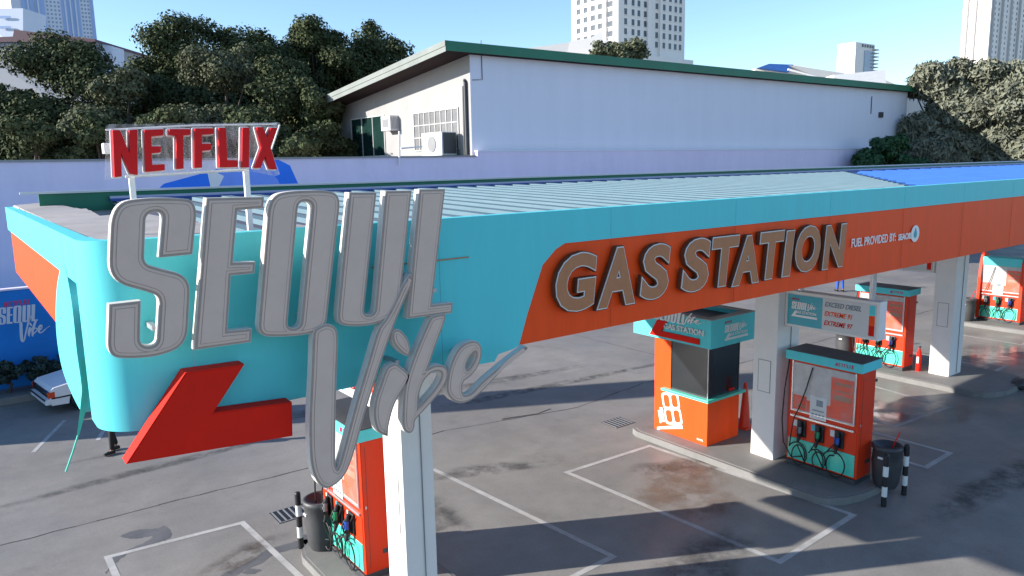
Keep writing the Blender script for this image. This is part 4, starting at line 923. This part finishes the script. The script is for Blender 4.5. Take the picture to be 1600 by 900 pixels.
# left tower: alternating pale and blue bands
t, xc, yc, x1, y1 = tower('banded_tower', 'hazy blue and white banded high rise at the far left', 20, -60, 148, 430, 30, 160, 0, TPALE)
v_ = lambda px: on(1, yc, px, 30).x
mb = MB()
for a, b in ((36, 55), (57, 72), (98, 126), (143, 148)): mb.box(v_(a), v_(b), yc-.5, yc, 0, 160)
mb.build('blue_band', TBLUE, t); mb = MB()
for px in (46, 62, 104, 112, 120): mb.box(v_(px)-.4, v_(px)+.4, yc-1.2, yc-.51, 0, 160)
mb.build('mullion', TPALE, t)
zz = [far(80, 66-6.3*k, 430).z for k in range(13)]
windows(t, [(v_(px), yc, z) for z in zz for px in (76, 82, 88, 94, 130, 135, 140)], 1.0, 1.1, 1, WINB, False)
t, P = lowblock('stepped_building', 'pale stepped building with three blue strips below the banded high rise', 300, [(-40, 13), (36, 13), (36, 90)], TPALE, 15)
nb = Vector((-_F.x, -_F.y, 0)).normalized()
for r in (25, 41): a = far(0, r, 299.5); b = far(16, r, 299.5); MB().prism([a, b, b-Vector((0, 0, .9)), a-Vector((0, 0, .9))], nb*.3).build('blue_strip', TBLUE, t)
# white building with maroon roof
t, P = lowblock('roofed_house', 'white upper storey with a maroon roof rising behind the left trees', 95, [(-60, 64), (150, 64), (150, 200)], HOUSEW, 14)
nb = Vector((-_F.x, -_F.y, 0)).normalized()
mb = MB(); mb.prism([far(-60, 60, 94.5), far(20, 57, 94.5), far(22, 46, 94.5), far(60, 51, 94.5), far(148, 61, 94.5), far(149, 65, 94.5), far(-60, 66, 94.5)], -nb*16); mb.build('roof', MAROON, t)
for a, b, c, d in ((4, 66, 36, 74), (46, 66, 56, 78), (72, 66, 82, 76), (100, 66, 118, 74)):
    mb = MB(); mb.prism([far(a, b, 94.7), far(c, b, 94.7), far(c, d, 94.7), far(a, d, 94.7)], nb*.1); mb.build('window', WIN, t)
mb = MB(); mb.prism([far(-60, 79, 94.6), far(150, 79, 94.6), far(150, 80.5, 94.6), far(-60, 80.5, 94.6)], nb*.3); mb.build('ledge', TGREY, t)
mb = MB(); mb.prism([far(150, 67, 96), far(175, 72, 96), far(177, 130, 96), far(150, 130, 96)], -nb*3); t2_ = mb.build('side_wing', TPALE, t)
# roofs right of the hall
t, P = lowblock('blue_roofed_warehouse', 'far warehouse with a blue gable roof and pale walls above the hall roof', 165, [(1180, 107), (1200, 101), (1240, 101), (1312, 115), (1320, 150)], TWHITE, 25)
mb = MB(); mb.prism([far(1184, 106, 164), far(1202, 99.5, 164), far(1240, 101, 164), (far(1232, 113, 164))], -nb*26); mb.build('blue_roof', BLUER, t)
mb = MB(); mb.prism([far(1232, 102, 163.5), far(1244, 103, 163.5), far(1330, 116, 163.5), far(1318, 127, 163.5), far(1280, 122, 163.5)], -nb*20); mb.build('grey_roof', TGREY, t)
mb = MB(); mb.prism([far(1231, 107, 163.2), far(1284, 122, 163.2), far(1284, 124, 163.2), far(1230, 110, 163.2)], nb*.3); mb.build('white_bargeboard', WHITE, t)
lowblock('white_annex', 'plain white block with a sloping parapet right of the blue gable roof', 140, [(1303, 117), (1384, 109), (1385, 150)], WHITE, 8)
lowblock('grey_shed', 'small grey shed between the white block and the pale tree', 150, [(1384, 125), (1400, 132), (1470, 150), (1470, 170)], TGREY, 8)

# ------------------------------------------------------------------ vegetation
def crown_mesh(clumps, n, size, aspect=1.0, droop=0.0, shell=.45):
    jit = .95 if droop else .55
    k = len(clumps); cl = np.array(clumps); wgt = cl[:, 3]**2; wgt = wgt/wgt.sum()
    idx = rng.choice(k, n, p=wgt); d = rng.normal(size=(n, 3)); d /= np.linalg.norm(d, axis=1)[:, None]
    rad = cl[idx, 3]*(rng.random(n)**shell)*rng.uniform(.85, 1.12, n); pos = cl[idx, :3]+d*rad[:, None]*np.array([1, 1, .72])
    nrm = d*1.0+rng.normal(size=(n, 3))*jit+np.array([0, 0, .25]); nrm /= np.linalg.norm(nrm, axis=1)[:, None]
    a = np.cross(nrm, rng.normal(size=(n, 3))); a[:, 2] -= droop; a -= nrm*(a*nrm).sum(1)[:, None]*.7; a /= np.linalg.norm(a, axis=1)[:, None]
    b = np.cross(nrm, a); s = size*rng.uniform(.55, 1.3, n)[:, None]
    A = pos+a*s*aspect; B_ = pos+b*s*.5+nrm*s*.12; D_ = pos-b*s*.5+nrm*s*.12; Cc = pos-a*s*aspect*.7
    V = np.stack([A, B_, Cc, D_], 1).reshape(-1, 3); F = np.arange(n*4).reshape(n, 4)
    F = np.concatenate([F[:, [0, 1, 2]], F[:, [0, 2, 3]]]); return V, F
def fastmesh(nm, V, F, mt):
    me = bpy.data.meshes.new(nm); me.vertices.add(len(V)); me.vertices.foreach_set('co', V.astype(np.float32).ravel())
    nf = len(F); me.loops.add(nf*3); me.loops.foreach_set('vertex_index', F.astype(np.int32).ravel())
    me.polygons.add(nf); me.polygons.foreach_set('loop_start', np.arange(0, nf*3, 3, dtype=np.int32)); me.update(calc_edges=True); me.validate(); me.materials.append(mt); return me
def tree(nm, lab, base, h, rx, ry, mt, n, leaf, cz=.62, ch=.42, k=70, cr=.24, aspect=.8, droop=0, group=None, trunk_r=.28, cat='tree', stem='trunk'):
    x, y, z = base; t = thing(nm, lab, cat, base, group=group); clumps = []; R = min(rx, ry)
    big = []
    for i in range(7):                                             # a few big limbs' worth of foliage, then many small tufts over them
        th = 2*PI*i/7+random.uniform(-.4, .4); q = random.uniform(.3, .7); big.append((x+rx*q*math.cos(th), y+ry*q*math.sin(th), z+h*(cz+ch*random.uniform(-.45, .35)), R*random.uniform(.42, .55)))
    big.append((x, y, z+h*(cz+ch*.5), R*.5))
    lo, hi = z+h*(cz-ch), z+h*(cz+ch)
    for i in range(k):
        c = random.choice(big); d = Vector((random.gauss(0, 1), random.gauss(0, 1), random.gauss(.15, .8))).normalized(); r = c[3]*random.uniform(.7, 1.0)
        p = (min(x+rx, max(x-rx, c[0]+d.x*r)), min(y+ry, max(y-ry, c[1]+d.y*r)), c[2]+d.z*r*.75)
        clumps.append((p[0], p[1], min(hi-R*cr*.5, max(lo, p[2])), R*cr*random.uniform(.5, 1.25)))
    for c in big: clumps.append((c[0], c[1], min(c[2], hi-c[3]*.7), c[3]*.9))
    V, F = crown_mesh(clumps, n, leaf, aspect, droop)
    me = fastmesh('crown', V-np.array(base), F, mt)
    o = bpy.data.objects.new('crown', me); C.objects.link(o); o.parent = t
    mb = MB(); mb.tube([(x, y, z), (x+.1, y, z+h*.25), (x-.1, y+.1, z+h*.5), (x, y, z+h*.75)], [trunk_r*1.3, trunk_r, trunk_r*.7, trunk_r*.25], 8)
    for c in big+clumps[:12]:
        s = random.uniform(.25, .5); mb.tube([(x, y, z+h*s), ((x+c[0])/2, (y+c[1])/2, (z+h*s+c[2])/2+.02*h), c[:3]], [trunk_r*.5, trunk_r*.3, trunk_r*.12], 5)
    mb.build(stem, BARK, t); return t
def tree_px(nm, lab, px, top, D, wpx, mt, n, leaf, **kw):
    c = far(px, top, D); wd = wpx*D/FPX/2; h = c.z
    return tree(nm, lab, (c.x, c.y, 0), h, wd, wd*.85, mt, n, leaf, **kw)
GRP = 'dark broadleaf trees behind the lavender wall'
for px, top, D, wd, mt, n, leaf, kw, lab in (
    (92, 30, 55, 290, LEAFD, 80000, .19, dict(cz=.58, ch=.42), 'dark round tree at the left edge below the white roofed storey'),
    (275, 12, 60, 270, LEAFD, 95000, .19, dict(cz=.60, ch=.40, k=90), 'tallest dark tree with a broad flat crown above the rooftop sign'),
    (375, 14, 62, 220, LEAFD, 80000, .19, dict(cz=.60, ch=.40, k=90), 'tall dark tree right beside the tallest one, above the last letters of the rooftop sign'),
    (345, 50, 52, 240, LEAFM, 80000, .17, dict(cz=.58, ch=.42), 'greyish leaved tree in front of the tallest dark tree, sunlit on its left'),
    (485, 10, 64, 210, LEAFD, 80000, .19, dict(cz=.60, ch=.40, k=80), 'dark tree with a ragged crest between the tallest tree and the hall'),
    (578, 18, 68, 210, LEAFD, 70000, .19, dict(cz=.60, ch=.40), 'domed dark tree just left of the hall roof'),
    (175, 66, 51, 175, LEAFM, 36000, .20, dict(cz=.55, ch=.45), 'narrow pale tipped tree between the left edge tree and the tallest tree'),
    (-5, 92, 52, 190, LEAFD, 40000, .19, dict(cz=.55, ch=.45), 'dark tree in the shade at the very left edge of the picture'),
    (440, 75, 52, 190, LEAFD, 65000, .18, dict(cz=.58, ch=.42), 'dark middle height tree left of the hall eave, under the ragged crest'),
    (500, 110, 50, 160, LEAFD, 60000, .18, dict(cz=.55, ch=.45), 'low dark tree directly under the hall eave')):
    tree_px('broadleaf_tree', lab, px, top-(22 if 200 < px < 620 else 8), D, wd*1.08, mt, n, leaf, group=GRP, **kw)
for i, (px, tp, D, wp, lab) in enumerate(((45, 140, 43, 170, 'low dark bush mass behind the wall at far left'), (150, 130, 44, 150, 'low dark tree between the left edge tree and the rooftop sign'), (255, 125, 44, 180, 'low dark tree behind the rooftop sign'), (385, 120, 45, 190, 'low dark tree right of the rooftop sign'), (465, 165, 44, 120, 'lowest dark tree just left of the green door'))):
    tree_px('understorey_tree', lab, px, tp, D, wp, LEAFD, 50000, .18, group='low trees filling the gaps behind the wall', cz=.52, ch=.5)
tree_px('weeping_tree', 'large pale grey green tree with drooping leaves on the right', 1475, 62, 66, 215, LEAFP, 110000, .20, cz=.54, ch=.46, aspect=1.7, droop=.8, cr=.26, k=80, group='pale drooping trees on the right')
tree_px('weeping_tree', 'pale grey green tree with drooping leaves cut by the right edge', 1590, 60, 64, 230, LEAFP, 110000, .20, cz=.54, ch=.46, aspect=1.7, droop=.8, cr=.26, k=80, group='pale drooping trees on the right')
tree_px('green_bush', 'dark green bush at the foot of the pale drooping tree', 1390, 208, 60, 115, LEAFG, 22000, .22, cz=.7, ch=.34, cat='bush', stem='stem', trunk_r=.12)
tree_px('roof_shrub', 'dry bushy shrub peeping over the green roof edge before the white tower', 965, 66, 110, 110, LEAFM, 9000, .34, cz=.93, ch=.07, cr=.3, cat='shrub', stem='stem', k=40, trunk_r=.2)
for i, (px, lab) in enumerate(((12, 'small clipped shrub at the left picture edge by the blue wall'), (68, 'small clipped shrub beside the car bonnet by the blue wall'), (108, 'small clipped shrub behind the white car'))):
    c = on(1, 25.8, px, 600); tree('clipped_shrub', lab, (c.x, 25.8, .2), 1.0, .55, .5, mat('shrub_leaf%d' % i, (.02, .045, .035), .6, .3, 3) if i == 0 else bpy.data.materials['shrub_leaf0'], 3500, .07, cz=.62, ch=.4, k=12, cat='shrub', stem='stem', trunk_r=.04, group='clipped shrubs along the blue wall')

# ------------------------------------------------------------------ unseen pylon, added off the left edge to cast a shadow band over the lot
py = thing('shadow_pylon', 'unseen tall teal pylon added left of the car to cast a shadow band', 'pylon', (-3.4, 24.4, 0))
MB().box(-4.3, -2.7, 23.9, 24.9, 0, 9.3, .03).build('pylon_body', TEAL, py); MB().box(-4.2, -2.8, 23.885, 23.9, 5, 9).build('face', WHITE, py)

# ------------------------------------------------------------------ white car
def car():
    t = thing('parked_car', 'boxy white older saloon parked nose left by the blue wall, mostly behind the teal fascia', 'car', (1.15, 24.1, 0), 0)
    L, Wd = 4.3, .82
    prof = [(0.04, .28), (0, .52), (.03, .68), (.12, .76), (1.15, .92), (3.55, .94), (4.2, .9), (4.28, .55), (4.2, .26)]
    wx = (.82, 3.35); pts = []
    # lower edge with wheel arches
    low = []
    for c_ in reversed(wx):
        for k in range(9): a = PI*k/8; low.append((c_+.36*math.cos(a), .26+.40*math.sin(a)))
    body = prof[:]+low
    mb = MB(); vs, fs = curve2mesh([body], 2*Wd); put(vs, fs, (0, 0, 0), (1, 0, 0), (0, 0, 1), (0, 1, 0), mb)
    bd = mb.build('body', CARW, t, world=False); bv = bd.modifiers.new('b', 'BEVEL'); bv.width = .035; bv.segments = 2; bv.angle_limit = .6
    cab = [(1.2, .92), (1.75, 1.36), (2.9, 1.40), (3.55, .94)]
    mb = MB(); q0 = [(x, -.76+(.1 if z > 1 else 0), z) for x, z in cab]; q1 = [(x, .76-(.1 if z > 1 else 0), z) for x, z in cab]; mb.add(q0+q1, [(0, 1, 2, 3), (7, 6, 5, 4), (1, 5, 6, 2), (0, 4, 5, 1), (2, 6, 7, 3)]); mb.build('windows', GLASSB, t, world=False)
    mb = MB(); mb.box(1.72, 2.93, -.68, .68, 1.37, 1.42, .02); mb.build('roof', CARW, t, world=False)
    mb = MB()
    for s in (-1, 1):
        mb.tube([(1.2, s*.75, .93), (1.75, s*.67, 1.37)], .025, 5); mb.tube([(2.3, s*.765, .93), (2.32, s*.67, 1.38)], .03, 5); mb.tube([(3.52, s*.75, .94), (2.9, s*.67, 1.38)], .03, 5)
    mb.build('pillars', CARW, t, world=False)
    mb = MB(); mb.box(-.03, .02, -.42, .42, .50, .66, .008); mb.build('grille', BLACK, t, world=False)
    for s in (-1, 1):
        MB().box(-.035, .03, s*.60-.16, s*.60+.16, .50, .66, .01).build('headlight', GLASSB, t, world=False)
        mb = MB(); mb.box(-.04, .14, s*.80-.03, s*.80+.03, .50, .66, .008); mb.build('indicator', AMBER, t, world=False)
        mb = MB(); mb.box(1.32, 1.45, s*.87-.08, s*.87+.08, .96, 1.08, .02); mb.build('mirror', BLACK, t, world=False)
    mb = MB(); mb.box(-.10, .06, -.80, .80, .30, .46, .03); mb.build('bumper', CARW, t, world=False)
    mb = MB(); mb.box(-.112, -.10, -.78, .78, .42, .47); mb.box(.05, 4.2, -.83, -.815, .46, .50); mb.build('rub_strip', BLACK, t, world=False)
    for x in wx:
        for s in (-1, 1):
            mb = MB(); mb.lathe([(.18, -.09), (.29, -.09), (.31, -.06), (.31, .06), (.29, .09), (.18, .09)], n=24); ty = mb.build('wheel', BLACK, t, world=False); ty.rotation_euler = (PI/2, 0, 0); ty.location = (x, s*.74, .31)
            mb = MB(); mb.lathe([(.06, -.1), (.19, -.085), (.19, .085), (.06, .1)], n=20)
            for k in range(8): a = 2*PI*k/8; mb.box(-.0, .0, 0, 0, 0, 0) if False else mb.tube([(.05*math.cos(a), .05*math.sin(a), .10*s*-1*-1), (.18*math.cos(a), .18*math.sin(a), .095*s)], .014, 4)
            mb.build('rim', METAL, ty, world=False)
    return t
cr_ = car(); cr_.location = (1.55, 24.05, 0); cr_.rotation_euler = (0, 0, math.radians(8))

# ------------------------------------------------------------------ people
def skin_mesh(nm, verts, edges, radii, mt, parent, root=0, sub=1):
    me = bpy.data.meshes.new(nm); me.from_pydata(verts, edges, []); o = bpy.data.objects.new('tmp', me); C.objects.link(o)
    md = o.modifiers.new('s', 'SKIN'); md.use_smooth_shade = True
    for i, r in enumerate(radii):
        sv = me.skin_vertices[0].data[i]; sv.radius = (r, r) if not isinstance(r, tuple) else r; sv.use_root = (i == root)
    o.modifiers.new('u', 'SUBSURF').levels = sub
    dg = bpy.context.evaluated_depsgraph_get(); m2 = bpy.data.meshes.new_from_object(o.evaluated_get(dg)); bpy.data.objects.remove(o)
    m2.materials.clear(); m2.materials.append(mt); m2.name = nm; p = bpy.data.objects.new(nm, m2); C.objects.link(p); p.parent = parent; return p
def person(loc, rotz, lab, trousers, top, stride=.3):
    t = thing('person', lab, 'person', loc, rotz); s = stride
    J = dict(pel=(0, 0, .95), ch=(0, 0, 1.22), nk=(.02, 0, 1.45), hd=(.04, 0, 1.56), ht=(.05, 0, 1.70),
             hl=(0, .09, .9), kl=(.14*s/.3, .10, .5), al=(s*.7, .10, .09), fl=(s*.7+.16, .11, .04),
             hr=(0, -.09, .9), kr=(-.02, -.10, .5), ar=(-s, -.10, .13), fr=(-s+.13, -.11, .04),
             sl=(0, .19, 1.40), el=(-.08, .24, 1.13), wl=(.04, .26, .90), sr=(0, -.19, 1.40), er=(.06, -.24, 1.13), wr=(.20, -.24, .93))
    keys = list(J); R_ = dict(pel=(.15, .11), ch=(.16, .11), nk=.055, hd=(.085, .075), ht=(.07, .065), hl=.09, kl=.058, al=.038, fl=.03, hr=.09, kr=.058, ar=.038, fr=.03, sl=.06, el=.043, wl=.028, sr=.06, er=.043, wr=.028)
    E_ = [('pel', 'ch'), ('ch', 'nk'), ('nk', 'hd'), ('hd', 'ht'), ('pel', 'hl'), ('hl', 'kl'), ('kl', 'al'), ('al', 'fl'), ('pel', 'hr'), ('hr', 'kr'), ('kr', 'ar'), ('ar', 'fr'), ('ch', 'sl'), ('sl', 'el'), ('el', 'wl'), ('ch', 'sr'), ('sr', 'er'), ('er', 'wr')]
    # hands: palm and five fingers per wrist
    V = [J[k] for k in keys]; Ed = [(keys.index(a), keys.index(b)) for a, b in E_]; Rr = [R_[k] for k in keys]
    for wn in ('wl', 'wr'):
        w0 = Vector(J[wn]); i0 = keys.index(wn); V.append(tuple(w0+Vector((.01, 0, -.06)))); Rr.append((.022, .03)); Ed.append((i0, len(V)-1)); pi_ = len(V)-1
        for f_ in range(5):
            dx = (-.03+.018*f_) if f_ < 4 else .045; ln = (.05, .062, .066, .06, .035)[f_]
            a = Vector(V[pi_])+Vector((dx, 0, -.02 if f_ < 4 else .0)); b = a+Vector((.012, .005, -ln))
            V += [tuple(a), tuple(b)]; Rr += [.009, .007]; Ed += [(pi_, len(V)-2), (len(V)-2, len(V)-1)]
    skin_mesh('body', V, Ed, Rr, SKIN, t)
    def sub(nm, ks, mt, g_, sh={}):
        vs = [J[k] for k in ks]; es = [(ks.index(a), ks.index(b)) for a, b in E_ if a in ks and b in ks]
        rr_ = [tuple(c+g_ for c in (R_[k] if isinstance(R_[k], tuple) else (R_[k], R_[k]))) for k in ks]; skin_mesh(nm, vs, es, rr_, mt, t)
    sub('trousers', ['pel', 'hl', 'kl', 'al', 'hr', 'kr', 'ar'], trousers, .022); sub('shirt', ['pel', 'ch', 'sl', 'el', 'sr', 'er'], top, .018)
    for a, b in (('al', 'fl'), ('ar', 'fr')):
        A, B = Vector(J[a]), Vector(J[b]); mb = MB(); mb.tube([(A.x-.06, A.y, .05), (A.x+.05, A.y, .055), (B.x+.03, B.y, .04)], [.045, .05, .035], 8); mb.build('shoe', BLACK, t, world=False)
    mb = MB(); mb.lathe([(.06, 1.60), (.098, 1.64), (.095, 1.70), (.06, 1.765), (.01, 1.78)], .03, 0, 14); mb.build('hair', HAIR, t, world=False)
    for s_ in (-1, 1): MB().lathe([(.002, 1.655), (.011, 1.662), (.002, 1.669)], .125, s_*.032, 8).build('eye', BLACK, t, world=False)
    return t
person((2.52, 19.15, 0), math.radians(200), 'walking person in dark clothes with only the legs showing below the teal corner', DCLOTH, DCLOTH, .13)
person((34.9, 19.4, 0), math.radians(60), 'standing person in bright blue jeans seen far back under the orange fascia', JEANS, GCLOTH, .1)

# chair and striped post at the far right wall
fc = thing('folding_frame', 'white metal frame leaning by the blue wall at far right', 'frame', (41, 22, 0))
A = on(1, 23, 1512, 405); B = on(1, 23, 1530, 430)
MB().tube([(A.x, 23, 1.7), (A.x+.5, 23, .9), (A.x+.4, 23, .02), (A.x+1.3, 23, .06)], .05, 6).tube([(A.x, 23, 1.7), (A.x+1.3, 23, 1.6)], .05, 6).tube([(A.x+.5, 23, .9), (A.x+1.3, 22.8, .5)], .05, 6).build('frame_tubes', WHITE, fc)
